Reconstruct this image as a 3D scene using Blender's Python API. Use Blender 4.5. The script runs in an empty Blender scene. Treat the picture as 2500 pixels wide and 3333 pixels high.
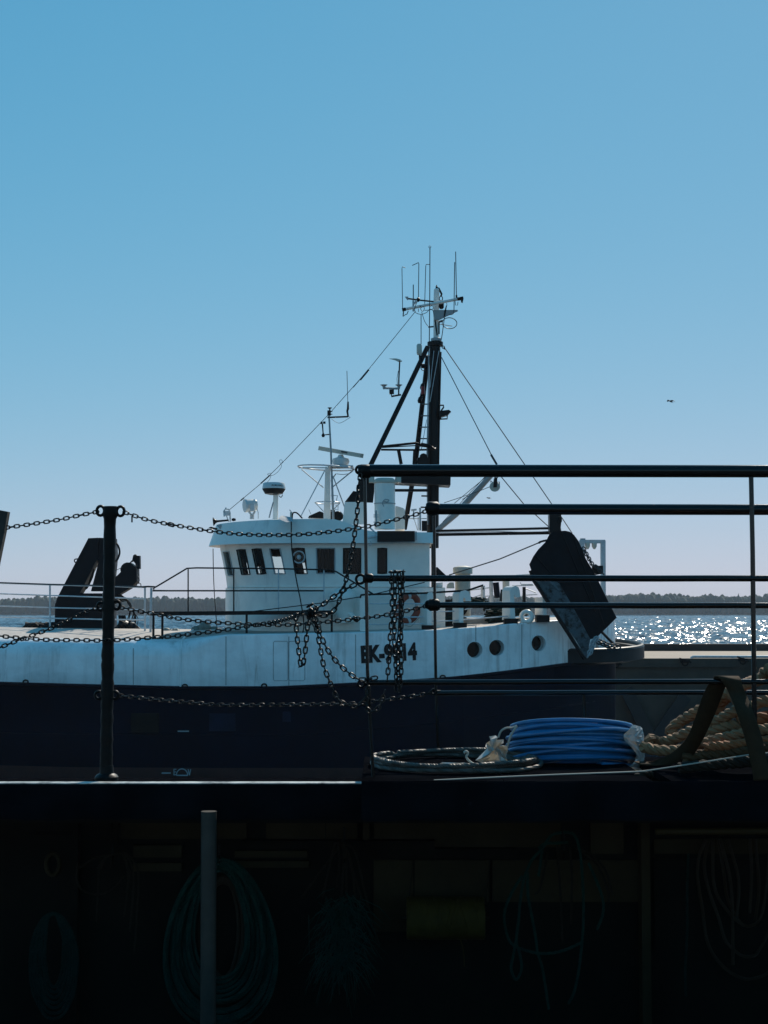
import bpy, bmesh, math, random
import numpy as np
from mathutils import Vector, Matrix

# ------------------------------------------------------------------ camera, sky, sun, exposure
SC = bpy.context.scene
COL = SC.collection
R = math.radians
EYE = Vector((0, 0, 4.5))
F = 5003.0                       # focal length in photo pixels
PITCH = math.atan(315.5 / F)
cam = bpy.data.cameras.new('camera'); camo = bpy.data.objects.new('camera', cam); COL.objects.link(camo)
cam.sensor_fit = 'VERTICAL'; cam.sensor_height = 36; cam.sensor_width = 27; cam.lens = F / 3333 * 36
cam.clip_start = 0.1; cam.clip_end = 60000
camo.location = EYE; camo.rotation_euler = (R(90) + PITCH, 0, 0)
SC.camera = camo

SUN_AZ, SUN_EL = R(21), R(41)
world = bpy.data.worlds.new('World'); SC.world = world; world.use_nodes = True
wn = world.node_tree.nodes; wl = world.node_tree.links
sky = wn.new('ShaderNodeTexSky'); sky.sky_type = 'NISHITA'; sky.sun_disc = False
sky.sun_elevation = SUN_EL; sky.sun_rotation = SUN_AZ
sky.altitude = 0; sky.air_density = 0.7; sky.dust_density = 0.1; sky.ozone_density = 6.0
bg = wn['Background']; bg.inputs['Strength'].default_value = 0.1
# one colour grade for the whole dome: the same soft-shouldered curve per channel everywhere
sep = wn.new('ShaderNodeSeparateColor'); cmb = wn.new('ShaderNodeCombineColor'); wl.new(sky.outputs[0], sep.inputs[0])
def wmath(op, x, y):
    n_ = wn.new('ShaderNodeMath'); n_.operation = op
    for i_, q_ in enumerate((x, y)):
        if isinstance(q_, float): n_.inputs[i_].default_value = q_
        else: wl.new(q_, n_.inputs[i_])
    return n_.outputs[0]
for ch, (p_, h_, k_) in enumerate(((1.45, 0.235, 0.83), (0.85, 0.33, 0.825), (0.8, 0.30, 0.915))):
    c_ = wmath('POWER', wmath('MULTIPLY', sep.outputs[ch], 0.07), p_)
    wl.new(wmath('MULTIPLY', wmath('DIVIDE', c_, wmath('ADD', c_, h_)), k_ * 10), cmb.inputs[ch])
wl.new(cmb.outputs[0], bg.inputs['Color'])

sl = bpy.data.lights.new('sun', 'SUN'); sl.energy = 3.6; sl.angle = R(0.5); sl.color = (1.0, 0.93, 0.82)
slo = bpy.data.objects.new('sun', sl); COL.objects.link(slo)
sd = Vector((math.sin(SUN_AZ) * math.cos(SUN_EL), math.cos(SUN_AZ) * math.cos(SUN_EL), math.sin(SUN_EL)))
slo.rotation_euler = sd.to_track_quat('Z', 'Y').to_euler(); slo.location = (20, 40, 60)
SC.view_settings.view_transform = 'Standard'; SC.view_settings.look = 'None'
SC.view_settings.exposure = 0.12; SC.view_settings.gamma = 1.0
SC.view_settings.use_curve_mapping = False

# ------------------------------------------------------------------ helpers
rnd = random.Random(7)
CR = {'1': (1150, 780, 2.764), '2': (650, 1150, 2.765), '3': (0, 1620, 2.765), '4': (550, 1650, 2.37),
      '5': (1150, 1480, 2.37), '6': (1650, 1480, 1.952), '7': (1150, 2150, 2.37), '8': (1550, 2050, 1.746),
      '9': (0, 2050, 1.843), 'a': (0, 2550, 1.659), 'b': (800, 2550, 1.659), 'c': (1500, 2550, 1.659),
      'e': (1380, 1820, 3.456), 'f': (1820, 1950, 2.44), 'g': (1900, 2180, 2.765), 'h': (900, 1950, 3.016),
      's': (0, 0, 1.0), 'd': (0, 0, 0.6636)}
FW = Vector((0, math.cos(PITCH), math.sin(PITCH))); UPV = Vector((0, -math.sin(PITCH), math.cos(PITCH)))
def A(c, u, v, Y):
    """world point at distance Y whose sight line passes a point measured on the photograph"""
    x0, y0, k = CR[c]
    sx, sy = x0 + u / k, y0 + v / k
    d = FW * F + Vector((1, 0, 0)) * (sx - 1250) - UPV * (sy - 1666.5)
    return EYE + d * (Y / d.y)
def AA(c, pts, Y): return [A(c, u, v, Y) for u, v in pts]

class MB:
    def __init__(self): self.v = []; self.f = []; self.m = []; self.mi = 0
    def add(self, vs, fs):
        b = len(self.v); self.v.extend([tuple(p) for p in vs])
        for f in fs: self.f.append(tuple(i + b for i in f)); self.m.append(self.mi)
        return self
    def box(self, c, s, M=None):
        hx, hy, hz = s[0] / 2, s[1] / 2, s[2] / 2
        vs = [Vector((x * hx, y * hy, z * hz)) for z in (-1, 1) for y in (-1, 1) for x in (-1, 1)]
        if M is not None: vs = [M @ p for p in vs]
        c = Vector(c); vs = [p + c for p in vs]
        return self.add(vs, [(0, 2, 3, 1), (4, 5, 7, 6), (0, 1, 5, 4), (2, 6, 7, 3), (0, 4, 6, 2), (1, 3, 7, 5)])
    def bar(self, p0, p1, w, h, up=(0, 0, 1)):
        p0, p1 = Vector(p0), Vector(p1); t = (p1 - p0).normalized(); u = Vector(up)
        s = t.cross(u)
        if s.length < 1e-4: s = t.cross(Vector((0, 1, 0)))
        s.normalize(); u = s.cross(t)
        vs = [p + s * a * w / 2 + u * b * h / 2 for p in (p0, p1) for a, b in ((-1, -1), (1, -1), (1, 1), (-1, 1))]
        return self.add(vs, [(0, 3, 2, 1), (4, 5, 6, 7), (0, 1, 5, 4), (1, 2, 6, 5), (2, 3, 7, 6), (3, 0, 4, 7)])
    def tube(self, pts, r, seg=8, closed=False, cap=True):
        P = np.array([tuple(p) for p in pts], float); n = len(P)
        rr = np.full(n, r, float) if np.isscalar(r) else np.array(r, float)
        if closed: T = np.roll(P, -1, 0) - np.roll(P, 1, 0)
        else:
            T = np.empty_like(P); T[1:-1] = P[2:] - P[:-2]; T[0] = P[1] - P[0]; T[-1] = P[-1] - P[-2]
        T /= np.maximum(np.linalg.norm(T, axis=1, keepdims=True), 1e-9)
        ref = np.array([0, 0, 1.0]) if abs(T[0][2]) < 0.9 else np.array([1.0, 0, 0])
        N = np.empty_like(P); a = ref
        for i in range(n):
            a = a - T[i] * a.dot(T[i]); l = np.linalg.norm(a)
            if l < 1e-6: a = np.cross(T[i], [0.3, 0.5, 0.8]); l = np.linalg.norm(a)
            a = a / l; N[i] = a
        B = np.cross(T, N); ang = np.arange(seg) * 2 * math.pi / seg
        V = P[:, None, :] + rr[:, None, None] * (np.cos(ang)[None, :, None] * N[:, None, :] + np.sin(ang)[None, :, None] * B[:, None, :])
        fs = []; m = n if closed else n - 1
        for i in range(m):
            j = (i + 1) % n
            for k in range(seg):
                k2 = (k + 1) % seg
                fs.append((i * seg + k, i * seg + k2, j * seg + k2, j * seg + k))
        if cap and not closed:
            fs.append(tuple(range(seg - 1, -1, -1))); fs.append(tuple((n - 1) * seg + k for k in range(seg)))
        return self.add(V.reshape(-1, 3).tolist(), fs)
    def cyl(self, p0, p1, r0, r1=None, seg=14): return self.tube([p0, p1], [r0, r0 if r1 is None else r1], seg)
    def rope(self, pts, Rr, pitch=None, seg=5, strands=3, smooth=True, spp=7):
        """laid rope: separate strands twisted round each other along a path"""
        P = resample(pts, (pitch or Rr * 5) / spp, smooth)
        pitch = pitch or Rr * 5
        n = len(P); T = np.gradient(P, axis=0); T /= np.maximum(np.linalg.norm(T, axis=1, keepdims=True), 1e-9)
        a = np.array([0, 0, 1.0]) if abs(T[0][2]) < 0.9 else np.array([1.0, 0, 0]); N = np.empty_like(P)
        for i in range(n):
            a = a - T[i] * a.dot(T[i]); a = a / max(np.linalg.norm(a), 1e-9); N[i] = a
        B = np.cross(T, N); s = np.arange(n) / spp * 2 * math.pi
        for k in range(strands):
            ph = s + k * 2 * math.pi / strands
            Q = P + Rr * 0.5 * (np.cos(ph)[:, None] * N + np.sin(ph)[:, None] * B)
            self.tube(Q, Rr * 0.56, seg)
        return self
    def prism(self, poly, ext):
        n = len(poly); e = Vector(ext); poly = [Vector(p) for p in poly]
        nrm = Vector((0, 0, 0))
        for i in range(n): nrm += (poly[i] - poly[0]).cross(poly[(i + 1) % n] - poly[0])
        if nrm.dot(e) > 0: poly = poly[::-1]
        vs = poly + [p + e for p in poly]
        fs = [tuple(range(n)), tuple(range(2 * n - 1, n - 1, -1))]
        for i in range(n): j = (i + 1) % n; fs.append((j, i, i + n, j + n))
        return self.add(vs, fs)
    def lathe(self, prof, c, axis=(0, 0, 1), seg=20, cap=True):
        ax = Vector(axis).normalized(); q = Vector((0, 0, 1)).rotation_difference(ax); c = Vector(c)
        vs = []; fs = []; n = len(prof)
        for r, h in prof:
            for k in range(seg):
                a = 2 * math.pi * k / seg; vs.append(c + q @ Vector((r * math.cos(a), r * math.sin(a), h)))
        for i in range(n - 1):
            for k in range(seg):
                k2 = (k + 1) % seg; fs.append((i * seg + k, i * seg + k2, (i + 1) * seg + k2, (i + 1) * seg + k))
        if cap and prof[0][0] > 1e-5: fs.append(tuple(range(seg - 1, -1, -1)))
        if cap and prof[-1][0] > 1e-5: fs.append(tuple((n - 1) * seg + k for k in range(seg)))
        return self.add(vs, fs)
    def ring(self, c, Rr, r, axis=(0, 1, 0), seg=20, sub=6, sx=1.0, sz=1.0):
        q = Vector((0, 0, 1)).rotation_difference(Vector(axis).normalized()); c = Vector(c)
        pts = [c + q @ Vector((Rr * sx * math.cos(a), Rr * sz * math.sin(a), 0)) for a in [2 * math.pi * k / seg for k in range(seg)]]
        return self.tube(pts, r, sub, closed=True)
    def grid(self, P):
        nu = len(P); nv = len(P[0]); vs = [p for row in P for p in row]
        return self.add(vs, [(i * nv + j, i * nv + j + 1, (i + 1) * nv + j + 1, (i + 1) * nv + j) for i in range(nu - 1) for j in range(nv - 1)])
    def mesh(self, name, off=(0, 0, 0), smooth=True):
        me = bpy.data.meshes.new(name)
        o = Vector(off)
        me.from_pydata([(p[0] - o.x, p[1] - o.y, p[2] - o.z) for p in self.v], [], self.f)
        me.validate(verbose=False)
        if len(me.polygons) == len(self.m): me.polygons.foreach_set('material_index', self.m)
        if smooth:
            me.polygons.foreach_set('use_smooth', [True] * len(me.polygons))
            try: me.set_sharp_from_angle(angle=R(38))
            except Exception: pass
        me.update(); return me
    def build(self, name, mat, parent=None, label=None, cat=None, group=None, kind=None, smooth=True, origin=None):
        off = ORG.get(parent.name, Vector((0, 0, 0))) if parent else (Vector(origin) if origin is not None else Vector((0, 0, 0)))
        me = self.mesh(name, off, smooth)
        for m in (mat if isinstance(mat, (list, tuple)) else [mat]): me.materials.append(m)
        o = bpy.data.objects.new(name, me); COL.objects.link(o)
        if parent: o.parent = parent
        else: o.location = off
        ORG[o.name] = Vector(off)
        return tag(o, label, cat, group, kind)
ORG = {}
def tag(o, label=None, cat=None, group=None, kind=None):
    if label: o['label'] = label
    if cat: o['category'] = cat
    if group: o['group'] = group
    if kind: o['kind'] = kind
    return o
def thing(name, loc, label, cat, group=None):
    o = bpy.data.objects.new(name, None); COL.objects.link(o); o.location = loc; o.empty_display_size = 0.2
    ORG[o.name] = Vector(loc)
    return tag(o, label, cat, group)
def catmull(pts, n=8):
    P = [np.array(tuple(p), float) for p in pts]; P = [2 * P[0] - P[1]] + P + [2 * P[-1] - P[-2]]; out = []
    for i in range(1, len(P) - 2):
        a, b, c, d = P[i - 1], P[i], P[i + 1], P[i + 2]
        for k in range(n):
            t = k / n
            out.append(0.5 * (2 * b + (c - a) * t + (2 * a - 5 * b + 4 * c - d) * t * t + (3 * b - a - 3 * c + d) * t ** 3))
    out.append(P[-2]); return np.array(out)
def resample(pts, step, smooth=True):
    P = catmull(pts, 10) if smooth and len(pts) > 2 else np.array([tuple(p) for p in pts], float)
    L = np.concatenate([[0], np.cumsum(np.linalg.norm(np.diff(P, axis=0), axis=1))])
    n = max(2, int(round(L[-1] / step)) + 1); s = np.linspace(0, L[-1], n)
    return np.stack([np.interp(s, L, P[:, k]) for k in range(3)], 1)
def lerp(a, b, t): return a + (b - a) * t
def pw(x, tab):
    xs = [t[0] for t in tab]; ys = [t[1] for t in tab]; return float(np.interp(x, xs, ys))

# ------------------------------------------------------------------ materials
def mat(name, col, rough=0.5, metal=0.0, var=0.18, vscale=3.0, bump=0.15, bscale=30.0, rust=0.0, rcol=(0.14, 0.055, 0.025),
        streak=1.0, rscale=2.0, spec=0.5, dist=0.01, dirt=0.0, dcol=(0.10, 0.09, 0.075)):
    m = bpy.data.materials.new(name); m.use_nodes = True; nt = m.node_tree; N = nt.nodes; L = nt.links
    b = N['Principled BSDF']; b.inputs['Roughness'].default_value = rough; b.inputs['Metallic'].default_value = metal
    b.inputs['Specular IOR Level'].default_value = spec
    tc = N.new('ShaderNodeTexCoord')
    n1 = N.new('ShaderNodeTexNoise'); n1.inputs['Scale'].default_value = vscale; n1.inputs['Detail'].default_value = 6; n1.inputs['Roughness'].default_value = 0.65
    L.new(tc.outputs['Object'], n1.inputs['Vector'])
    mr = N.new('ShaderNodeMapRange'); mr.inputs[1].default_value = 0.3; mr.inputs[2].default_value = 0.7
    mr.inputs[3].default_value = 1 - var; mr.inputs[4].default_value = 1 + var; L.new(n1.outputs['Fac'], mr.inputs[0])
    mx = N.new('ShaderNodeMix'); mx.data_type = 'RGBA'; mx.blend_type = 'MULTIPLY'; mx.inputs[0].default_value = 1
    mx.inputs[6].default_value = (*col, 1); L.new(mr.outputs[0], mx.inputs[7]); out = mx.outputs[2]
    def layer(amount, color, st, sc, seed):
        nonlocal out
        mp = N.new('ShaderNodeMapping'); mp.inputs['Scale'].default_value = (1, 1, st); mp.inputs['Location'].default_value = (seed, seed * 2, seed)
        L.new(tc.outputs['Object'], mp.inputs[0])
        n2 = N.new('ShaderNodeTexNoise'); n2.inputs['Scale'].default_value = sc; n2.inputs['Detail'].default_value = 8; n2.inputs['Roughness'].default_value = 0.7
        L.new(mp.outputs[0], n2.inputs['Vector'])
        r2 = N.new('ShaderNodeMapRange'); r2.inputs[1].default_value = 0.70 - 0.35 * amount; r2.inputs[2].default_value = 0.82 - 0.25 * amount
        r2.inputs[3].default_value = 0; r2.inputs[4].default_value = min(1, 0.5 + amount); L.new(n2.outputs['Fac'], r2.inputs[0])
        m2 = N.new('ShaderNodeMix'); m2.data_type = 'RGBA'; L.new(r2.outputs[0], m2.inputs[0]); L.new(out, m2.inputs[6])
        m2.inputs[7].default_value = (*color, 1); out = m2.outputs[2]
        return r2.outputs[0]
    if dirt: layer(dirt, dcol, streak, rscale * 0.6, 3.7)
    if rust:
        fac = layer(rust, rcol, streak, rscale, 0.0)
        rr = N.new('ShaderNodeMapRange'); rr.inputs[3].default_value = rough; rr.inputs[4].default_value = 0.85; L.new(fac, rr.inputs[0]); L.new(rr.outputs[0], b.inputs['Roughness'])
    L.new(out, b.inputs['Base Color'])
    if bump:
        n3 = N.new('ShaderNodeTexNoise'); n3.inputs['Scale'].default_value = bscale; n3.inputs['Detail'].default_value = 5
        L.new(tc.outputs['Object'], n3.inputs['Vector'])
        bp = N.new('ShaderNodeBump'); bp.inputs['Strength'].default_value = bump; bp.inputs['Distance'].default_value = dist
        L.new(n3.outputs['Fac'], bp.inputs['Height']); L.new(bp.outputs[0], b.inputs['Normal'])
    return m
M = {}
M['white'] = mat('white_hull_paint', (0.92, 0.89, 0.85), 0.34, var=0.14, vscale=1.2, bump=0.55, bscale=1.6, dist=0.08, rust=0.26, rcol=(0.26, 0.17, 0.10), streak=0.12, rscale=2.6, dirt=0.42, dcol=(0.47, 0.46, 0.42), spec=1.0)
M['house'] = mat('white_house_paint', (0.9, 0.84, 0.75), 0.36, var=0.08, vscale=2.0, bump=0.35, bscale=2.4, dist=0.02, rust=0.16, rcol=(0.3, 0.2, 0.13), streak=0.15, rscale=3.0, dirt=0.34, dcol=(0.52, 0.49, 0.44), spec=0.9)
M['navy'] = mat('navy_hull_paint', (0.0013, 0.004, 0.0125), 0.38, var=0.3, vscale=1.0, bump=0.25, bscale=1.4, dist=0.05, rust=0.22, rcol=(0.009, 0.007, 0.006), streak=0.25, rscale=1.2, dirt=0.3, dcol=(0.0035, 0.007, 0.012), spec=0.1)
M['boot'] = mat('red_boot_paint', (0.06, 0.016, 0.012), 0.6, var=0.3, rust=0.3, rcol=(0.03, 0.02, 0.015), rscale=3)
M['deck'] = mat('cream_deck_paint', (0.56, 0.48, 0.41), 0.7, var=0.18, vscale=4, rust=0.25, rcol=(0.25, 0.16, 0.1), rscale=3)
M['rail'] = mat('rail_paint', (0.55, 0.56, 0.56), 0.4, var=0.2, vscale=8, rust=0.25, rscale=9, bump=0.1)
M['black'] = mat('black_paint', (0.0035, 0.0035, 0.004), 0.38, var=0.35, vscale=3, rust=0.12, rcol=(0.05, 0.03, 0.02), rscale=5, bump=0.2, bscale=12, spec=0.18)
M['black_r'] = mat('black_rubber', (0.004, 0.004, 0.004), 0.65, var=0.3, bump=0.1, spec=0.2)
M['bluebk'] = mat('dark_blue_crane_paint', (0.003, 0.0042, 0.007), 0.42, var=0.3, rust=0.15, rcol=(0.04, 0.025, 0.018), rscale=4, spec=0.14)
M['grey'] = mat('grey_paint', (0.36, 0.37, 0.37), 0.45, var=0.12, rust=0.12, rscale=6)
M['cream'] = mat('cream_metal', (0.56, 0.52, 0.43), 0.5, var=0.12, rust=0.2, rscale=4)
M['plastic'] = mat('white_plastic', (0.66, 0.66, 0.63), 0.35, var=0.05, bump=0.03)
M['wire'] = mat('steel_wire', (0.05, 0.05, 0.052), 0.45, 0.4, var=0.2, bump=0)
M['green_net'] = mat('green_net_twine', (0.006, 0.022, 0.017), 0.85, var=0.4, vscale=9, bump=0.3, spec=0.2)
M['orange'] = mat('faded_orange_foam', (0.3, 0.05, 0.02), 0.6, var=0.2, vscale=6)
M['reflect'] = mat('reflective_tape', (0.6, 0.6, 0.58), 0.35, var=0.1)
M['door'] = mat('trawl_door_steel', (0.003, 0.0042, 0.0065), 0.55, var=0.5, vscale=4, rust=0.2, rcol=(0.01, 0.008, 0.007), rscale=3, bump=0.4, bscale=14, spec=0.12)
M['worn'] = mat('scraped_steel', (0.16, 0.21, 0.23), 0.55, 0.3, var=0.4, vscale=5, rust=0.75, rcol=(0.035, 0.026, 0.022), rscale=5, bump=0.5, bscale=18)
M['letters'] = mat('black_lettering', (0.008, 0.008, 0.009), 0.5, var=0.1, bump=0, spec=0.2)
M['marks'] = mat('white_draught_paint', (0.32, 0.33, 0.33), 0.6, var=0.2, bump=0)
M['seam'] = mat('weld_bead', (0.36, 0.35, 0.33), 0.5, var=0.2, vscale=6, bump=0.3)
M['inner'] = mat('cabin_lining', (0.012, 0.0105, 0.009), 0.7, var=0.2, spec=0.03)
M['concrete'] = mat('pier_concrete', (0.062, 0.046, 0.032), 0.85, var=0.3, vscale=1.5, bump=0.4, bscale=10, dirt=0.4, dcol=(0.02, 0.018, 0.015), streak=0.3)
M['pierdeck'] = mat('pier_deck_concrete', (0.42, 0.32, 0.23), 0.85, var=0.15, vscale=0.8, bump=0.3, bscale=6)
M['tar'] = mat('tarred_timber', (0.022, 0.018, 0.015), 0.75, var=0.35, vscale=3)
M['quay'] = mat('dark_quay_asphalt', (0.045, 0.045, 0.045), 0.9, var=0.3, vscale=5, bump=0.5, bscale=60)
M['iron'] = mat('rusty_black_iron', (0.007, 0.0055, 0.0045), 0.46, 0.35, var=0.4, vscale=14, bump=0.6, bscale=45, dist=0.004, rust=0.35, rcol=(0.03, 0.016, 0.009), rscale=16, spec=0.25)
M['chain'] = mat('chain_steel', (0.022, 0.017, 0.014), 0.40, 0.65, var=0.4, vscale=25, bump=0.3, bscale=80, dist=0.002, rust=0.3, rcol=(0.035, 0.018, 0.009), rscale=30)
M['fascia'] = mat('dark_deck_edge_steel', (0.005, 0.0055, 0.007), 0.9, 0.0, var=0.5, vscale=4, bump=0.5, bscale=12, rust=0.18, rcol=(0.045, 0.045, 0.046), rscale=9, spec=0.0)
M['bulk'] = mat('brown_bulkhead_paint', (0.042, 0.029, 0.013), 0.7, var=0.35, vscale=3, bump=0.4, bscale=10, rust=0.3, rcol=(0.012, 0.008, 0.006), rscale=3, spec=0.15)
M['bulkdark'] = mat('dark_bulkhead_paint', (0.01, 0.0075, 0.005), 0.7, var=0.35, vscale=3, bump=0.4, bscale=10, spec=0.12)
M['galv'] = mat('galvanised_pipe', (0.058, 0.05, 0.04), 0.5, 0.2, var=0.2, vscale=10, rust=0.15, rscale=20, spec=0.3)
M['blue'] = mat('blue_plastic_rope', (0.016, 0.165, 0.36), 0.28, var=0.2, vscale=10, bump=0.25, bscale=120, dist=0.002)
M['hawser'] = mat('tan_hawser', (0.27, 0.135, 0.058), 0.8, var=0.35, vscale=18, bump=0.8, bscale=160, dist=0.004, dirt=0.4, dcol=(0.05, 0.032, 0.018))
M['hawser2'] = mat('orange_hawser', (0.28, 0.095, 0.03), 0.8, var=0.35, vscale=18, bump=0.8, bscale=160, dist=0.004, dirt=0.4, dcol=(0.05, 0.03, 0.016))
M['shadehaw'] = mat('shade_painted_hawser', (0.09, 0.045, 0.02), 0.85, var=0.4, vscale=18, bump=0.8, bscale=160, dist=0.004, spec=0.2)  # tan hawser with its shade put into a darker colour
M['strap'] = mat('olive_webbing', (0.042, 0.023, 0.01), 0.85, var=0.25, vscale=30, bump=0.5, bscale=300, dist=0.001, spec=0.2)
M['cable'] = mat('steel_cable', (0.1, 0.085, 0.07), 0.5, 0.35, var=0.3, vscale=30, bump=0.2, bscale=90)
M['cord'] = mat('pale_cord', (0.45, 0.40, 0.32), 0.7, var=0.2, bump=0.1)
M['greenrope'] = mat('green_rope', (0.006, 0.042, 0.031), 0.7, var=0.3, vscale=12, bump=0.4, bscale=120, dist=0.002, spec=0.2)
M['brownrope'] = mat('brown_rope', (0.022, 0.016, 0.01), 0.8, var=0.3, vscale=12, bump=0.4, bscale=120, dist=0.002, spec=0.2)
M['hose'] = mat('brown_hose', (0.034, 0.021, 0.011), 0.6, var=0.25, vscale=6, bump=0.1, spec=0.25)
M['yellow'] = mat('yellow_twine', (0.055, 0.038, 0.006), 0.75, var=0.25, vscale=14, bump=0.3, bscale=150, dist=0.003, spec=0.2)
M['guard'] = mat('stern_guard_steel', (0.018, 0.020, 0.021), 0.45, spec=0.18, var=0.3, vscale=3, rust=0.2, rscale=4)
M['railiron'] = mat('worn_rail_iron', (0.008, 0.0065, 0.0055), 0.11, 0.0, var=0.4, vscale=12, bump=0.06, bscale=60, dist=0.002, rust=0.12, rcol=(0.025, 0.014, 0.008), rscale=16, spec=0.35)
M['sunstrip'] = mat('painted_sunlit_pale', (0.5, 0.5, 0.46), 0.5, var=0.35, vscale=9, bump=0.4, bscale=20, dirt=0.7, dcol=(0.03, 0.03, 0.03), rscale=14)  # pale colour carrying the sunlight on the beam's top edge
M['patchbrown'] = mat('brown_primer_patch', (0.009, 0.006, 0.004), 0.6, var=0.4, vscale=4, spec=0.15)
M['patchblue'] = mat('faded_navy_patch', (0.005, 0.010, 0.026), 0.5, var=0.4, vscale=4, spec=0.15)
M['gull'] = mat('gull_feathers', (0.05, 0.05, 0.055), 0.8, var=0.2, bump=0)
M['float'] = mat('grey_green_float', (0.20, 0.21, 0.17), 0.6, var=0.3, vscale=8)
M['wood'] = mat('weathered_wood', (0.045, 0.036, 0.028), 0.8, var=0.4, vscale=8, bump=0.5, bscale=30)

def rust_runs(m, axis_x0, axis_x1, col=(0.16, 0.085, 0.045)):
    """long vertical rust runs, thickening towards the stern"""
    nt = m.node_tree; N = nt.nodes; L = nt.links; b = N['Principled BSDF']; src = b.inputs['Base Color'].links[0].from_socket
    tc = N.new('ShaderNodeTexCoord'); mp = N.new('ShaderNodeMapping'); mp.inputs['Scale'].default_value = (5.0, 5.0, 0.35); L.new(tc.outputs['Object'], mp.inputs[0])
    n = N.new('ShaderNodeTexNoise'); n.inputs['Scale'].default_value = 1.3; n.inputs['Detail'].default_value = 7; n.inputs['Roughness'].default_value = 0.6; L.new(mp.outputs[0], n.inputs['Vector'])
    r = N.new('ShaderNodeMapRange'); r.inputs[1].default_value = 0.50; r.inputs[2].default_value = 0.70; L.new(n.outputs['Fac'], r.inputs[0])
    sx = N.new('ShaderNodeSeparateXYZ'); L.new(tc.outputs['Object'], sx.inputs[0]); g = N.new('ShaderNodeMapRange'); g.inputs[1].default_value = axis_x0; g.inputs[2].default_value = axis_x1; g.inputs[3].default_value = 0.16; g.inputs[4].default_value = 0.85; L.new(sx.outputs[0], g.inputs[0])
    mu = N.new('ShaderNodeMath'); mu.operation = 'MULTIPLY'; L.new(r.outputs[0], mu.inputs[0]); L.new(g.outputs[0], mu.inputs[1])
    mx = N.new('ShaderNodeMix'); mx.data_type = 'RGBA'; L.new(mu.outputs[0], mx.inputs[0]); L.new(src, mx.inputs[6]); mx.inputs[7].default_value = (*col, 1); L.new(mx.outputs[2], b.inputs['Base Color'])
rust_runs(M['white'], 5.5, 9.6)
def glass_mat(name, tint, refl=0.10):
    m = bpy.data.materials.new(name); m.use_nodes = True; nt = m.node_tree; N = nt.nodes; L = nt.links
    for n in list(N):
        if n.type != 'OUTPUT_MATERIAL': N.remove(n)
    t = N.new('ShaderNodeBsdfTransparent'); t.inputs[0].default_value = (*tint, 1)
    g = N.new('ShaderNodeBsdfGlossy'); g.inputs['Roughness'].default_value = 0.04
    fr = N.new('ShaderNodeFresnel'); fr.inputs[0].default_value = 1.28
    s = N.new('ShaderNodeMixShader'); L.new(fr.outputs[0], s.inputs[0]); L.new(t.outputs[0], s.inputs[1]); L.new(g.outputs[0], s.inputs[2])
    L.new(s.outputs[0], N['Material Output'].inputs[0]); return m
M['glass'] = glass_mat('cabin_glass', (0.86, 0.90, 0.88))
M['darkglass'] = mat('porthole_glass', (0.012, 0.010, 0.009), 0.12, var=0.1, bump=0)
def film_mat():
    m = bpy.data.materials.new('plastic_film'); m.use_nodes = True; nt = m.node_tree; N = nt.nodes; L = nt.links
    for n in list(N):
        if n.type != 'OUTPUT_MATERIAL': N.remove(n)
    d = N.new('ShaderNodeBsdfDiffuse'); d.inputs[0].default_value = (0.75, 0.74, 0.70, 1)
    t = N.new('ShaderNodeBsdfTranslucent'); t.inputs[0].default_value = (0.62, 0.58, 0.50, 1)
    g = N.new('ShaderNodeBsdfGlossy'); g.inputs['Roughness'].default_value = 0.2; g.inputs[0].default_value = (0.8, 0.8, 0.8, 1)
    a = N.new('ShaderNodeMixShader'); a.inputs[0].default_value = 0.5; L.new(d.outputs[0], a.inputs[1]); L.new(t.outputs[0], a.inputs[2])
    b = N.new('ShaderNodeMixShader'); b.inputs[0].default_value = 0.12; L.new(a.outputs[0], b.inputs[1]); L.new(g.outputs[0], b.inputs[2])
    L.new(b.outputs[0], N['Material Output'].inputs[0]); return m
M['film'] = film_mat()

def text_part(name, s, height, mt, parent, origin, rot, bold=0.0, sx=1.0, depth=0.004):
    cu = bpy.data.curves.new(name, 'FONT'); cu.body = s; cu.size = 1.0; cu.offset = bold; cu.extrude = depth / height
    to = bpy.data.objects.new(name + '_src', cu); COL.objects.link(to)
    dg = bpy.context.evaluated_depsgraph_get(); me = bpy.data.meshes.new_from_object(to.evaluated_get(dg))
    bpy.data.objects.remove(to); bpy.data.curves.remove(cu)
    k = height / 0.73
    off = ORG[parent.name] if parent else Vector((0, 0, 0))
    me.transform(Matrix.Translation(Vector(origin) - off) @ rot.to_4x4() @ Matrix.Diagonal((k * sx, k, k, 1)))
    me.materials.clear(); me.materials.append(mt)
    o = bpy.data.objects.new(name, me); COL.objects.link(o); o.parent = parent; ORG[o.name] = off.copy(); return o

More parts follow.
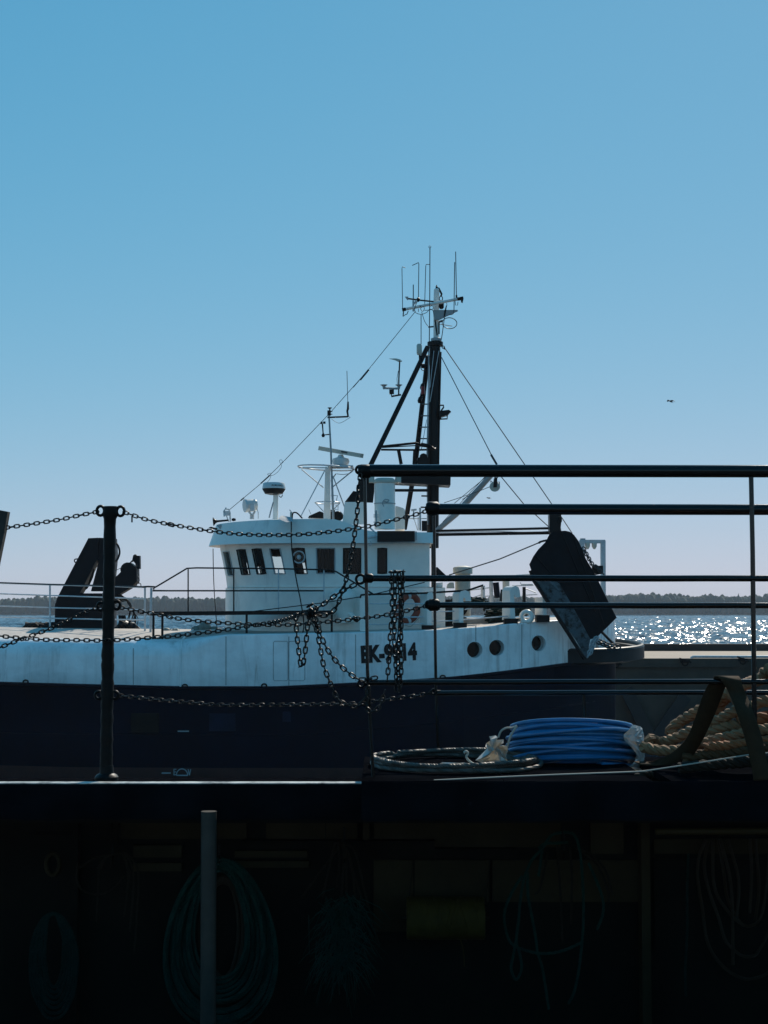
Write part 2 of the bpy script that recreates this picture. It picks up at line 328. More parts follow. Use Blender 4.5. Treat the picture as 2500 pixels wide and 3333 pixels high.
# ------------------------------------------------------------------ setting: sea, far shore, pier, quay
def water_mat():
    m = bpy.data.materials.new('sea_water'); m.use_nodes = True; nt = m.node_tree; N = nt.nodes; L = nt.links
    b = N['Principled BSDF']; b.inputs['Base Color'].default_value = (0.006, 0.034, 0.055, 1)
    b.inputs['Roughness'].default_value = 0.13; b.inputs['IOR'].default_value = 1.33
    tc = N.new('ShaderNodeTexCoord')
    def nz(scale, stretch, det, loc):
        mp = N.new('ShaderNodeMapping'); mp.inputs['Scale'].default_value = stretch; mp.inputs['Location'].default_value = loc
        mp.inputs['Rotation'].default_value = (0, 0, 0.3)
        L.new(tc.outputs['Object'], mp.inputs[0]); n = N.new('ShaderNodeTexNoise')
        n.inputs['Scale'].default_value = scale; n.inputs['Detail'].default_value = det; n.inputs['Roughness'].default_value = 0.55
        L.new(mp.outputs[0], n.inputs['Vector']); return n.outputs['Fac']
    a = nz(0.22, (0.55, 1, 1), 2, (0, 0, 0)); c = nz(1.4, (0.7, 1, 1), 3, (5, 3, 0)); 
    b1 = N.new('ShaderNodeBump'); b1.inputs['Strength'].default_value = 1.0; b1.inputs['Distance'].default_value = 0.10; L.new(a, b1.inputs['Height'])
    b2 = N.new('ShaderNodeBump'); b2.inputs['Strength'].default_value = 1.0; b2.inputs['Distance'].default_value = 0.05; L.new(c, b2.inputs['Height']); L.new(b1.outputs[0], b2.inputs['Normal'])
    L.new(b2.outputs[0], b.inputs['Normal'])
    return m
M['water'] = water_mat()
# one sea: a sheet to the far shore whose visible reach carries real waves
def sea_mesh():
    NX, NY = 40, 24
    V = []; Fq = []
    gx = np.linspace(-2000, 2000, NX + 1); gy = np.linspace(-200, 1200, NY + 1)
    B = np.array([[(x, y, -0.45) for y in gy] for x in gx]).reshape(-1, 3)
    i, j = np.meshgrid(np.arange(NX), np.arange(NY), indexing='ij'); k = (i * (NY + 1) + j).ravel()
    FB = np.stack([k, k + NY + 1, k + NY + 2, k + 1], 1)
    ys = [66.0]
    while ys[-1] < 1100: ys.append(ys[-1] + max(0.4, 0.0019 * ys[-1]))
    ys = np.array(ys); nc = 820; t = np.linspace(-0.42, 0.42, nc)
    Y = np.repeat(ys[:, None], nc, 1); X = Y * t[None, :] + 3 * np.sin(Y * 0.05)
    g = np.random.RandomState(9); Z = np.zeros_like(X)
    for n in range(46):
        lam = 1.0 * (8.5 / 1.0) ** g.rand(); th = g.normal(-1.15, 0.55); kx, ky = np.cos(th) * 2 * np.pi / lam, np.sin(th) * 2 * np.pi / lam
        amp = 0.0086 * lam ** 0.85; fade = np.clip(lam / (0.0019 * Y * 2.6) - 0.4, 0, 1)
        ph = kx * X + ky * Y + g.rand() * 6.28 + 0.8 * np.sin(0.06 * X * g.rand() + 0.05 * Y * g.rand())
        Z += amp * fade * (np.sin(ph) + 0.35 * np.cos(2 * ph))
    W = np.stack([X, Y, Z], 2).reshape(-1, 3); nr = len(ys)
    i, j = np.meshgrid(np.arange(nr - 1), np.arange(nc - 1), indexing='ij'); k = (i * nc + j).ravel() + len(B)
    FW_ = np.stack([k, k + 1, k + nc + 1, k + nc], 1)
    V = np.concatenate([B, W]); Q = np.concatenate([FB, FW_])
    me = bpy.data.meshes.new('sea'); me.vertices.add(len(V)); me.vertices.foreach_set('co', V.ravel())
    me.loops.add(Q.size); me.loops.foreach_set('vertex_index', Q.ravel()); me.polygons.add(len(Q)); me.polygons.foreach_set('loop_start', np.arange(0, Q.size, 4)); me.polygons.foreach_set('loop_total', np.full(len(Q), 4))
    me.polygons.foreach_set('use_smooth', [False] * len(Q)); me.update(); me.validate(); print('sea quads', len(Q))
    return me
sm_ = sea_mesh(); sm_.materials.append(M['water']); so_ = bpy.data.objects.new('sea', sm_); COL.objects.link(so_); tag(so_, kind='structure')

M['land'] = mat('far_shore_ground', (0.16, 0.15, 0.11), 0.9, var=0.3, vscale=0.05, bump=0)
M['forest'] = mat('far_forest', (0.030, 0.048, 0.024), 0.9, var=0.4, vscale=0.12, bump=0)
def shore_y(x): return 1085 + 18 * math.sin(x * 0.006) + 9 * math.sin(x * 0.021 + 1)
def shore_h(x):
    return pw(x, [(-1700, 11), (-300, 11.0), (-200, 12.2), (-120, 11.5), (-40, 11.5), (40, 12.5), (120, 13.5), (210, 14.6), (240, 13.8), (280, 12.8), (500, 11), (1700, 11)]) + 0.7 * math.sin(x * 0.05) + 0.5 * math.sin(x * 0.13 + 2)
mb = MB()
xs = np.linspace(-1900, 1900, 160)
mb.grid([[Vector((x, shore_y(x), -0.6)), Vector((x, shore_y(x) + 6, 0.7)), Vector((x, shore_y(x) + 60, 2.2)), Vector((x, shore_y(x) + 190, 3.5)), Vector((x, shore_y(x) + 260, -3))] for x in xs][::-1])
mb.build('far_shore', M['land'], kind='structure')
mb = MB(); tr = random.Random(3)
for row in range(6):
    x = -1700 if row < 3 else -500
    while x < (1700 if row < 3 else 500):
        inview = abs(x) < 330
        x += tr.uniform(2.0, 4.0) if inview else tr.uniform(7, 12)
        yy = shore_y(x) + 9 + row * 9 + tr.uniform(-4, 4); h = shore_h(x) * tr.uniform(0.92, 1.0) + (tr.random() ** 12) * 2.4
        if row > 2: h *= 1.02
        w = (1.0 if inview else 2.6) * tr.uniform(2.2, 3.4); base = Vector((x, yy, 0.6)); seg = 6; rot = tr.random()
        if tr.random() < 0.12: prof = [(0.3, 0), (w, 0.10 * h), (w * 0.85, 0.35 * h), (w * 0.5, 0.68 * h), (0.02, h)]
        else: prof = [(0.3, 0), (w * 0.9, 0.15 * h), (w * 1.15, 0.5 * h), (w * 0.95, 0.78 * h), (w * 0.45, 0.95 * h), (0.02, h)]
        mb.lathe([(r * tr.uniform(0.8, 1.2), z) for r, z in prof], base, (math.sin(rot * 6) * 0.05, math.cos(rot * 6) * 0.05, 1), seg)
mb.build('far_forest', M['forest'], label='hazy band of dark trees along the far shore', cat='forest', kind='stuff', smooth=False)

# pier behind the stern
PY0, PY1, PZ = 53.0, 62.9, 2.742
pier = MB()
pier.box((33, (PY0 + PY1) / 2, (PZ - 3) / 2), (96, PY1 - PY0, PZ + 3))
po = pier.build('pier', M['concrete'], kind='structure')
n = 12
for i in range(n):      # deck slabs, each proud of the pier body with an open joint
    x0 = -15 + i * 8
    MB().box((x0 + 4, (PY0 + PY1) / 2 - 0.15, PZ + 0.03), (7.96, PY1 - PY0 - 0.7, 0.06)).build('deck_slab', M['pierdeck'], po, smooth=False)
MB().box((33, PY1 - 0.2, PZ + 0.17), (96, 0.4, 0.34)).build('kerb', M['tar'], po)
MB().box((33, PY0 + 0.0, PZ - 0.09), (96, 0.16, 0.30)).build('coping', M['concrete'], po)
for sx0, sx1 in ((2249, 2390), (2390, 2640)):
    pass
rl = MB(); a = A('6', 1172, 1283, PY0 + 0.35); e = Vector((a.x + 7.5, a.y, a.z))
rl.tube([Vector((a.x, a.y, PZ + 0.05)), Vector((a.x, a.y, a.z - 0.03)), Vector((a.x + 0.06, a.y, a.z)), e], 0.045, 8)
for k in range(1, 5):
    xx = a.x + 1.44 * k; rl.cyl(Vector((xx, a.y, PZ + 0.05)), Vector((xx, a.y, a.z)), 0.028, seg=8)
rl.build('mooring_rail', M['rail'], po)
b = A('6', 815, 1308, PY0 + 0.9)
MB().lathe([(0.16, 0), (0.14, 0.05), (0.13, 0.26), (0.2, 0.30), (0.2, 0.36), (0.1, 0.40)], (b.x, b.y, PZ + 0.06), seg=16).build(
    'mooring_bollard', M['iron'], label='rusty mooring bollard on the pier under the ship stern', cat='bollard', origin=None)
for k, (u, v) in enumerate(((1130, 1312), (1497, 1303), (690, 1325))):
    c = A('6', u, v, PY0 - 0.05); m2 = MB()
    m2.ring(c + Vector((0, -0.07, -0.05)), 0.10, 0.03, (0.3, 1, 0.1), 12, 5); m2.box(c, (0.34, 0.10, 0.10)); m2.bar(c + Vector((-.2, -.08, .1)), c + Vector((.2, -.1, -.04)), .06, .05)
    m2.build('mooring_ring', M['black_r'], po)
for u0, v0, u1, v1 in ((850, 335, 985, 610), (1190, 375, 1030, 610)):
    p0 = A('8', u0, v0, PY0 - 0.12); p1 = A('8', u1, v1, PY0 - 0.22); p1 = p0 + (p1 - p0) * 1.7
    MB().bar(p0, p1, 0.16, 0.42, (1, 0, 0)).build('raking_bar', M['tar'], po)  # two dark bars set diagonally against the pier wall
# the quay on this side
q = MB(); q.box((0, -32.1, 0.9), (80, 76, 4.0)); qo = q.build('quay', M['quay'], kind='structure')
MB().box((0, 5.74, 2.86), (80, 0.22, 0.16)).build('kerb', M['bulkdark'], qo)

# ------------------------------------------------------------------ the trawler
YC = 42.6
ship = thing('fishing_trawler', (-4.0, YC, 0.0), 'white and navy steel fishing trawler with black tripod mast, moored broadside', 'ship')
HB = [(-18.2, 0.03), (-17.2, 0.75), (-16, 1.35), (-14, 2.15), (-12, 2.8), (-10, 3.2), (-8, 3.45), (-5.5, 3.58), (-4, 3.6), (0.8, 3.6), (2, 3.5), (3, 3.26), (4, 2.93), (4.8, 2.5), (5.5, 1.9), (6.0, 1.2), (6.3, 0.5), (6.38, 0.05)]
ZB = [(-18, 3.3), (-14, 2.85), (-9.84, 2.606), (-5.14, 2.51), (-2.7, 2.51), (-0.78, 2.60), (1.52, 2.73), (2.52, 2.825), (4.78, 3.07), (5.3, 3.12), (6.4, 3.17)]
ZT = [(-18, 4.4), (-14, 3.9), (-9.8, 3.76), (-5.2, 3.72), (-4.0, 3.853), (-0.78, 3.907), (1.33, 3.97), (2.5, 4.046), (3.2, 4.12), (3.87, 4.167), (4.4, 4.20), (6.4, 4.28)]
RR = [(-18, 0.25), (-14, 0.45), (-5.2, 0.45), (-4.0, 0.03), (7, 0.03)]
ZK = [(-18, 1.9), (-9.8, 1.36), (-2, 1.33), (1.3, 1.62), (4.78, 1.98), (6.4, 2.1)]
def hb(x): return pw(x, HB)
def sect(x):
    h = hb(x); zb, zt, r, zk = pw(x, ZB), pw(x, ZT), pw(x, RR), pw(x, ZK)
    fl = pw(x, [(-18, 0.35), (-12, 0.75), (-8, 0.94), (-4, 0.97), (2, 0.97), (4.5, 0.85), (6.4, 0.55)])
    r = min(r, h * 0.8)
    P = [(h * fl * 0.55, -1.6), (h * fl * 0.92, -0.4), (h * lerp(fl, 1, .25), 0.50), (h * lerp(fl, 1, .6), zk), (h * lerp(fl, 1, .95), zb - 0.001), (h, zb + 0.02), (h, lerp(zb, zt - r, .5)), (h, zt - r)]
    for k in range(1, 6):
        a = k / 5 * math.pi / 2; P.append((h - r + r * math.cos(a), zt - r + r * math.sin(a)))
    cam_ = 0.22 if x < -5 else pw(x, [(-5, 0.22), (-3, 0.06), (7, 0.06)])
    for t in (0.66, 0.33): P.append(((h - r) * t, zt + cam_ * (1 - t * t)))
    P.append((0, zt + cam_)); return P
XS = sorted(set([-18.2, -17.7, -17.2, -16.6, -16, -15, -14, -13, -12, -11, -10, -9, -8, -7, -6, -5.5, -5.2, -4.95, -4.7, -4.4, -4.15, -4.0, -3.8, -3, -2, -1, 0, 0.5, 0.8, 1.2, 1.6, 2, 2.15, 2.3, 2.5, 2.65, 2.8, 3, 3.2, 3.4, 3.6, 3.8, 4, 4.2, 4.4, 4.6, 4.8, 5.1, 5.5, 5.75, 6.0, 6.15, 6.3, 6.38]))
hull = MB(); secs = [sect(x) for x in XS]; npnt = len(secs[0]); ring = 2 * npnt - 2 + 1
V = []
for x, s in zip(XS, secs):
    V += [(x, YC - d, z) for d, z in s] + [(x, YC + d, z) for d, z in s[-2::-1]]
nr = 2 * npnt - 1
fs = []; ms = []
for i in range(len(XS) - 1):
    for j in range(nr - 1):
        fs.append((i * nr + j, (i + 1) * nr + j, (i + 1) * nr + j + 1, i * nr + j + 1))
        jj = j if j < npnt - 1 else nr - 2 - j
        ms.append(0 if jj < 2 else 1 if jj < 4 else 2 if jj < 12 else 3)
    fs.append((i * nr, i * nr + nr - 1, (i + 1) * nr + nr - 1, (i + 1) * nr)); ms.append(0)
fs.append(tuple(range(nr))); ms.append(2)
e = (len(XS) - 1) * nr; fs.append(tuple(e + k for k in range(nr - 1, -1, -1))); ms.append(2)
hull.v = V; hull.f = fs; hull.m = ms
hullo = hull.build('hull', [M['boot'], M['navy'], M['white'], M['deck'], M['house']], ship)
PH = [('5', 937, 1505), ('5', 1107, 1490), ('5', 1430, 1455)]
def hull_pt(c, u, v):
    Y = 39.2
    for _ in range(8):
        p = A(c, u, v, Y); Y = YC - hb(p.x)
    return A(c, u, v, Y)
def hull_n(x):
    d = (hb(x + 0.05) - hb(x - 0.05)) / 0.1
    return Vector((-d, -1, 0)).normalized()
bmh = bmesh.new(); bmh.from_mesh(hullo.data); bmesh.ops.remove_doubles(bmh, verts=bmh.verts, dist=1e-5); bmesh.ops.recalc_face_normals(bmh, faces=bmh.faces); bmh.to_mesh(hullo.data); bmh.free()
cut = MB(); holes = []
for c, u, v in PH:
    p = hull_pt(c, u, v); n_ = hull_n(p.x); holes.append((p, n_))
    cut.lathe([(0.215, -0.30), (0.215, 0.2)], p, n_, 24)
cme = cut.build('cut', M['house'])
cme.data.materials.clear()
for m_ in (M['boot'], M['navy'], M['white'], M['deck'], M['house']): cme.data.materials.append(m_)
cme.data.polygons.foreach_set('material_index', [4] * len(cme.data.polygons))
bpy.context.view_layer.update()
bo = hullo.modifiers.new('b', 'BOOLEAN'); bo.operation = 'DIFFERENCE'; bo.object = cme; bo.solver = 'EXACT'
bpy.context.view_layer.update()
nm = bpy.data.meshes.new_from_object(hullo.evaluated_get(bpy.context.evaluated_depsgraph_get()))
hullo.modifiers.remove(bo); old = hullo.data; hullo.data = nm; bpy.data.meshes.remove(old); bpy.data.objects.remove(cme)
nm.name = 'hull'
for p_ in nm.polygons:
    if 2.0 < p_.center.x + ORG['hull'].x < 4.5 and p_.center.y < -2.0: p_.use_smooth = False
for p, n_ in holes:
    MB().lathe([(0.200, -0.28), (0.205, 0.004), (0.222, 0.004), (0.224, -0.002)], p, n_, 24, cap=False).build('porthole', M['white'], hullo)
    MB().lathe([(0.001, 0.01), (0.195, 0.01)], p - n_ * 0.27, n_, 24).build('porthole_glass', M['darkglass'], hullo)
# rub rail along the paint line, knuckle strake, lugs
def along(zf, x0, x1, out, n=70):
    return [Vector((x, YC - hb(x) - out, zf(x))) for x in np.linspace(x0, x1, n)]
MB().tube(along(lambda x: pw(x, ZB), -17.5, 5.6, 0.0, 90), 0.045, 6).build('rub_rail', M['navy'], hullo)
MB().tube([Vector((x, YC - (hb(x) * lerp(pw(x, [(-18, .35), (-12, .75), (-8, .94), (-4, .97), (2, .97), (4.5, .85), (6.4, .55)]), 1, .6)) + 0.005, pw(x, ZK))) for x in np.linspace(-14, 5.6, 80)], 0.022, 6).build('strake', M['navy'], hullo)
for c, u, v in (('9', 155, 312), ('9', 1110, 338), ('9', 1585, 335), ('7', 690, 128)):
    p = hull_pt(c, u, v); MB().ring(p + Vector((0, -0.02, 0)), 0.062, 0.02, (0, 1, 0), 12, 5, sz=.7).build('lug', M['black'], hullo)
# vertical weld seams and the flush shell door frames
for c, u, v0, v1 in (('4', 440, 1000, 1375), ('4', 925, 1000, 1380), ('4', 1440, 985, 1340), ('9', 800, 110, 330), ('5', 945, 1320, 1440), ('5', 1300, 1310, 1640)):
    p0, p1 = hull_pt(c, u, v0), hull_pt(c, u, v1)
    p0, p1 = p0 + hull_n(p0.x) * .001, p1 + hull_n(p1.x) * .001
    MB().bar(p0, p1, 0.022, 0.008, hull_n(p0.x)).build('weld_seam', M['seam'], hullo)
p0, p1 = hull_pt('9', 1080, 60), hull_pt('9', 1090, 342)   # heavy lap at the end of the whaleback
lap = MB(); sx_ = p1.x
lap.tube([Vector((sx_ - 0.03, YC - d - 0.003, z + 0.003)) for d, z in sect(sx_)[5:15]], 0.028, 6); lap.build('whaleback_lap', M['white'], hullo)
for u0, u1 in ((806, 918), (926, 1048)):
    pts = [hull_pt('4', u, v) for u, v in ((u0 + 8, 1036), (u1 - 8, 1036), (u1, 1046), (u1, 1330), (u1 - 8, 1340), (u0 + 8, 1340), (u0, 1330), (u0, 1046))]
    MB().tube([p - Vector((0, 0.002, 0)) for p in pts], 0.009, 5, closed=True).build('shell_door', M['seam'], hullo)
# registration number and load line mark
p0 = hull_pt('5', 56, 1600); p1 = hull_pt('5', 492, 1577)
dirx = (p1 - p0).normalized(); nz_ = Vector((0, -1, 0)); upx = nz_.cross(dirx)
rotm = Matrix((dirx, upx, nz_)).transposed()
reg = text_part('registration_number', 'EK-9914', 0.41, M['letters'], hullo, p0 + Vector((0, -0.012, 0)), rotm, bold=0.055, sx=0.80)
bb = [Vector(c) for c in reg.bound_box]; wtxt = max(c.x for c in bb) - min(c.x for c in bb); k_ = (p1.x - p0.x) / wtxt
offx = min(c.x for c in bb)
for vtx in reg.data.vertices: vtx.co.x = (p0.x - ORG[reg.name].x) + (vtx.co.x - offx) * k_
ll = MB()
def navy_pt(c, u, v):
    p = A(c, u, v, 39.06); return p
for u0, u1, v in ((1066, 1134, 608), (970, 1024, 859), (1058, 1126, 873)):
    MB().bar(navy_pt('9', u0, v), navy_pt('9', u1, v), 0.02, 0.03, (0, 0, 1)).build('draught_mark', M['marks'], hullo)
ll.tube([navy_pt('9', 1092 - 34 * math.cos(a), 872 - 38 * math.sin(a), ) for a in np.linspace(0, math.pi, 14)], 0.014, 5)
ll.build('load_line_arc', M['marks'], hullo)
le = MB(); le.prism([navy_pt('9', u, v) for u, v in ((1041, 834), (1058, 834), (1058, 839), (1046, 839), (1046, 850), (1056, 850), (1056, 855), (1046, 855), (1046, 867), (1058, 867), (1058, 873), (1041, 873))], (0, .02, 0)); le.build('load_line_letter', M['marks'], hullo, smooth=False)
lv = MB(); lv.prism([navy_pt('9', u, v) for u, v in ((1126, 836), (1131, 836), (1136, 862), (1141, 836), (1146, 836), (1139, 873), (1133, 873))], (0, .02, 0)); lv.build('load_line_letter', M['marks'], hullo, smooth=False)

# doubler plates welded on the navy side
for c, u0, v0, u1, v1, mt_ in (('9', 788, 500, 952, 612, 'patchbrown'), ('9', 1256, 502, 1412, 604, 'patchblue'), ('h', 60, 1080, 140, 1200, 'patchblue')):
    p0, p1 = A(c, u0, v0, 39.05), A(c, u1, v1, 39.05); MB().box(((p0.x + p1.x) / 2, 39.04, (p0.z + p1.z) / 2), (abs(p1.x - p0.x), .03, abs(p1.z - p0.z))).build('doubler_plate', M[mt_], hullo)
    MB().bar(Vector((p0.x, 39.03, p1.z)), Vector((p1.x, 39.03, p1.z)), .03, .025).build('plate_lip', M[mt_], hullo)
# stern guard belt
belt = MB(); bt = MB()
ctr = []
for t in np.linspace(-100, 90, 34):
    a = R(t); xx = 5.0 + 2.08 * max(math.cos(a), 0) - (0.55 if t < -90 else 0) * (abs(t) - 90) / 10; yy = YC + 2.45 * math.sin(a); ctr.append(Vector((xx, yy, lerp(3.40, 3.62, (math.sin(a) + 1) / 2))))
n_ = len(ctr)
outer = []
for i, c in enumerate(ctr):
    t = (ctr[min(i + 1, n_ - 1)] - ctr[max(i - 1, 0)]).normalized(); s_ = Vector((t.y, -t.x, 0)).normalized(); outer.append((c, s_))
rows = [[c + s_ * 0.07 + Vector((0, 0, z)) for c, s_ in outer] for z in (0, -0.15, -0.30)] + [[c - s_ * 0.22 + Vector((0, 0, z)) for c, s_ in outer] for z in (-0.36, -0.03)]
belt.grid(rows + [rows[0]])
so = belt.build('stern_guard', M['guard'], ship)
MB().tube([c + Vector((0, 0, 0.0)) for c, s_ in outer], 0.075, 8).build('cap_pipe', M['guard'], so)
MB().bar(Vector((5.2, YC - 2.2, 3.2)), Vector((5.2, YC + 2.2, 3.2)), 1.6, 0.06).build('stern_shelf', M['black'], so)
# inner stern bulwark, white
MB().grid([[Vector((5.35 + 0.5 * math.cos(R(t)), YC + 1.9 * math.sin(R(t)), z)) for z in (3.0, 4.05)] for t in np.linspace(-90, 90, 14)]).build('stern_bulwark', M['house'], ship)

# ---- wheelhouse
XCW, AW, BW, YW = -1.6, 2.70, 2.1, 42.5
def plan(a):
    if a <= 0: return Vector((XCW + (-a) * 2.8, YW - BW, 0)), Vector((0, -1, 0))
    if a >= 180: return Vector((XCW + (a - 180) * 2.8, YW + BW, 0)), Vector((0, 1, 0))
    t = R(a); p = Vector((XCW - AW * math.sin(t), YW - BW * math.cos(t), 0)); n = Vector((-math.sin(t) / AW, -math.cos(t) / BW, 0)).normalized(); return p, n
def sm(t): t = max(0, min(1, t)); return t * t * (3 - 2 * t)
def wallp(a, z, off=0.0):
    p, n = plan(a); f = sm(a / 14) * sm((180 - a) / 14)
    lean = 0.24 * max(0, (z - 5.08) / 1.15) * f
    return Vector((p.x - lean, p.y, z)) + n * off
def a_for(src, z, far=False):
    best = None; rng_ = np.linspace(-1, 96, 1200) if not far else np.linspace(90, 181, 1200)
    for a in rng_:
        p = wallp(a, z, 0.0); s = 1250 + F * p.x / p.y
        if best is None or abs(s - src) < best[0]: best = (abs(s - src), a)
    return best[1]
ZW0, ZW1 = 5.43, 6.09
WIN = [(735, 753, 5.40, 6.05), (779, 806, 5.42, 6.08), (829, 858, ZW0, ZW1), (886, 920, ZW0, ZW1), (958, 995, ZW0, ZW1), (1031, 1078, ZW0, ZW1), (1131, 1171, ZW0, ZW1), (1222, 1269, ZW0, ZW1)]
wins = []
for s0, s1, z0, z1 in WIN:
    a0, a1 = a_for(s1, 5.76), a_for(s0, 5.76); wins.append((a0, a1, z0, z1))
for s0, s1, z0, z1 in [(886, 928, 5.40, 6.02), (799, 809, 5.40, 5.82), (834, 845, 5.40, 5.72), (985, 997, 5.42, 5.85)]:
    a0, a1 = a_for(s0, 5.7, True), a_for(s1, 5.7, True); wins.append((min(a0, a1), max(a0, a1), z0, z1))
wins.sort()
wall = MB(); TH = 0.07
def wall_cell(a0, a1, z0, z1, off=0.0):
    na = max(1, int((a1 - a0) / (5 if a1 > 0 and a0 < 180 else 99)) + 1)
    if a0 < 0: na = max(na, 1)
    for k in range(na):
        b0, b1 = lerp(a0, a1, k / na), lerp(a0, a1, (k + 1) / na)
        vs = [wallp(b0, z0, off), wallp(b1, z0, off), wallp(b1, z1, off), wallp(b0, z1, off), wallp(b0, z0, off - TH), wallp(b1, z0, off - TH), wallp(b1, z1, off - TH), wallp(b0, z1, off - TH)]
        fs = [(0, 3, 2, 1), (4, 5, 6, 7), (0, 1, 5, 4), (2, 3, 7, 6)]
        if k == 0: fs.append((0, 4, 7, 3))
        if k == na - 1: fs.append((1, 2, 6, 5))
        b = len(wall.v); wall.v.extend([tuple(p) for p in vs])
        for q, f in enumerate(fs): wall.f.append(tuple(i + b for i in f)); wall.m.append(1 if q == 1 else 0)
def segs(a0, a1):
    return [(a0, min(a1, 0))] * (a0 < 0) + [(max(a0, 0), min(a1, 180))] * (a1 > 0 and a0 < 180) + [(max(a0, 180), a1)] * (a1 > 180)
allA = (-1.0, 181.0)
for s in segs(*allA): wall_cell(s[0], s[1], 4.9, 5.38); wall_cell(s[0], s[1], 6.10, 6.45)
cur = allA[0]
for a0, a1, z0, z1 in wins:
    for s in segs(cur, a0): wall_cell(s[0], s[1], 5.38, 6.10)
    for s in segs(a0, a1):
        if z0 > 5.381: wall_cell(s[0], s[1], 5.38, z0)
        if z1 < 6.099: wall_cell(s[0], s[1], z1, 6.10)
    cur = a1
for s in segs(cur, allA[1]): wall_cell(s[0], s[1], 5.38, 6.10)
wh = wall.build('wheelhouse', [M['house'], M['inner']], ship, smooth=False)
# lower deckhouse, a hand's breadth wider
lw = MB(); wall = lw
for s in ((-1.0 - 0.13, 0), (0, 180), (180, 181.13)): wall_cell(s[0], s[1], 3.6, 5.06, 0.07)
p0, p1 = wallp(-1.13, 0), wallp(181.13, 0)
lw.box((p0.x, YW, 4.33), (0.08, 4.3, 1.46))
lw.grid([[wallp(a, 5.075, 0.075) for a in np.linspace(-1.13, 90, 40)], [wallp(180 - a, 5.075, 0.075) for a in np.linspace(-1.13, 90, 40)]])
lw.build('lower_deckhouse', [M['house'], M['inner']], ship, smooth=False)
MB().box((wallp(-1, 0).x - 0.04, YW, 5.7), (0.07, 4.15, 1.5)).build('aft_bulkhead', M['house'], wh)
MB().box((1.30, 41.2, 5.55), (0.05, 0.75, 1.75)).build('aft_door', M['black'], wh)
# brow and roof
br = MB(); aa = np.concatenate([np.linspace(-1.04, -0.02, 12), np.linspace(0, 180, 46), np.linspace(180.02, 181.04, 12)])
def ztop(a):
    if a < 0 or a > 180:
        t = -a if a < 0 else a - 180
        return pw(t, [(0, 6.86), (0.15, 6.84), (0.32, 6.66), (0.42, 6.53), (1.1, 6.50)])
    return 6.86 - 0.06 * math.sin(R(a)) ** 2
rb = [wallp(a, 6.22, 0.20 + 0.10 * sm(a / 30) * sm((180 - a) / 30)) for a in aa]
rt = [Vector((wallp(a, 6.22, 0.10).x, wallp(a, 6.22, 0.10).y, ztop(a))) for a in aa]
rm = [lerp(b_, t_, 0.5) + Vector((0, 0, 0)) for b_, t_ in zip(rb, rt)]
ri = [wallp(a, 6.26, -0.03) for a in aa]
br.grid([ri, rb, rm, rt]); br.build('roof_brow', M['house'], wh)
rf = MB(); nn = len(rt); half = nn // 2
rf.grid([[lerp(rt[i], rt[nn - 1 - i], t) + Vector((0, 0, -0.01 + 0.05 * math.sin(math.pi * t))) for t in (0, .1, .25, .5, .75, .9, 1)] for i in range(half)])
rf.grid([[rb[i] * 1.0, rb[nn - 1 - i] * 1.0] for i in (0, 1)]) ; rf.grid([[rt[0], rt[-1]], [rb[0], rb[-1]]])
rf.build('roof', M['house'], wh)
# window frames and panes
for a0, a1, z0, z1 in wins:
    da = (a1 - a0)
    loop = [(a0, z0), ((a0 + a1) / 2, z0), (a1, z0), (a1, (z0 + z1) / 2), (a1, z1), ((a0 + a1) / 2, z1), (a0, z1), (a0, (z0 + z1) / 2)]
    MB().tube([wallp(a, z, 0.004) for a, z in loop], 0.021, 5, closed=True).build('window_frame', M['black_r'] if rnd.random() < .5 else M['grey'], wh)
    MB().grid([[wallp(lerp(a0, a1, t), z0, -0.035), wallp(lerp(a0, a1, t), z1, -0.035)] for t in (0, .5, 1)]).build('window_pane', M['glass'], wh)
# clear view screen in one window, curtain and chart table inside
a0, a1 = a_for(995, 5.76), a_for(958, 5.76); am = (a0 + a1) / 2; c = wallp(am, 5.86, 0.0); nrm = plan(am)[1]
cv = MB(); cv.ring(c, 0.155, 0.020, nrm, 24, 6); cv.ring(c, 0.05, 0.012, nrm, 14, 5); cv.lathe([(0.03, -.05), (0.035, .03), (0.0, .035)], c, nrm, 10)
cv.build('clear_view_screen', M['rail'], wh)
MB().lathe([(0.001, -0.02), (0.15, -0.02)], c, nrm, 24).build('clear_view_glass', M['glass'], wh)
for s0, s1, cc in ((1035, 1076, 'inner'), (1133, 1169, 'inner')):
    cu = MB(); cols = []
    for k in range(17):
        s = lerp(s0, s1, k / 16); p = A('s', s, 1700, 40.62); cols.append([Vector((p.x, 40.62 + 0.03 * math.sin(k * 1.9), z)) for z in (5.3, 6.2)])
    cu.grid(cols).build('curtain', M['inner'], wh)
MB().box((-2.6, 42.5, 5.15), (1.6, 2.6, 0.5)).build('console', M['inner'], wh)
MB().box((-0.1, 42.6, 5.6), (2.2, 3.4, 1.3)).build('cabin_block', M['inner'], wh)

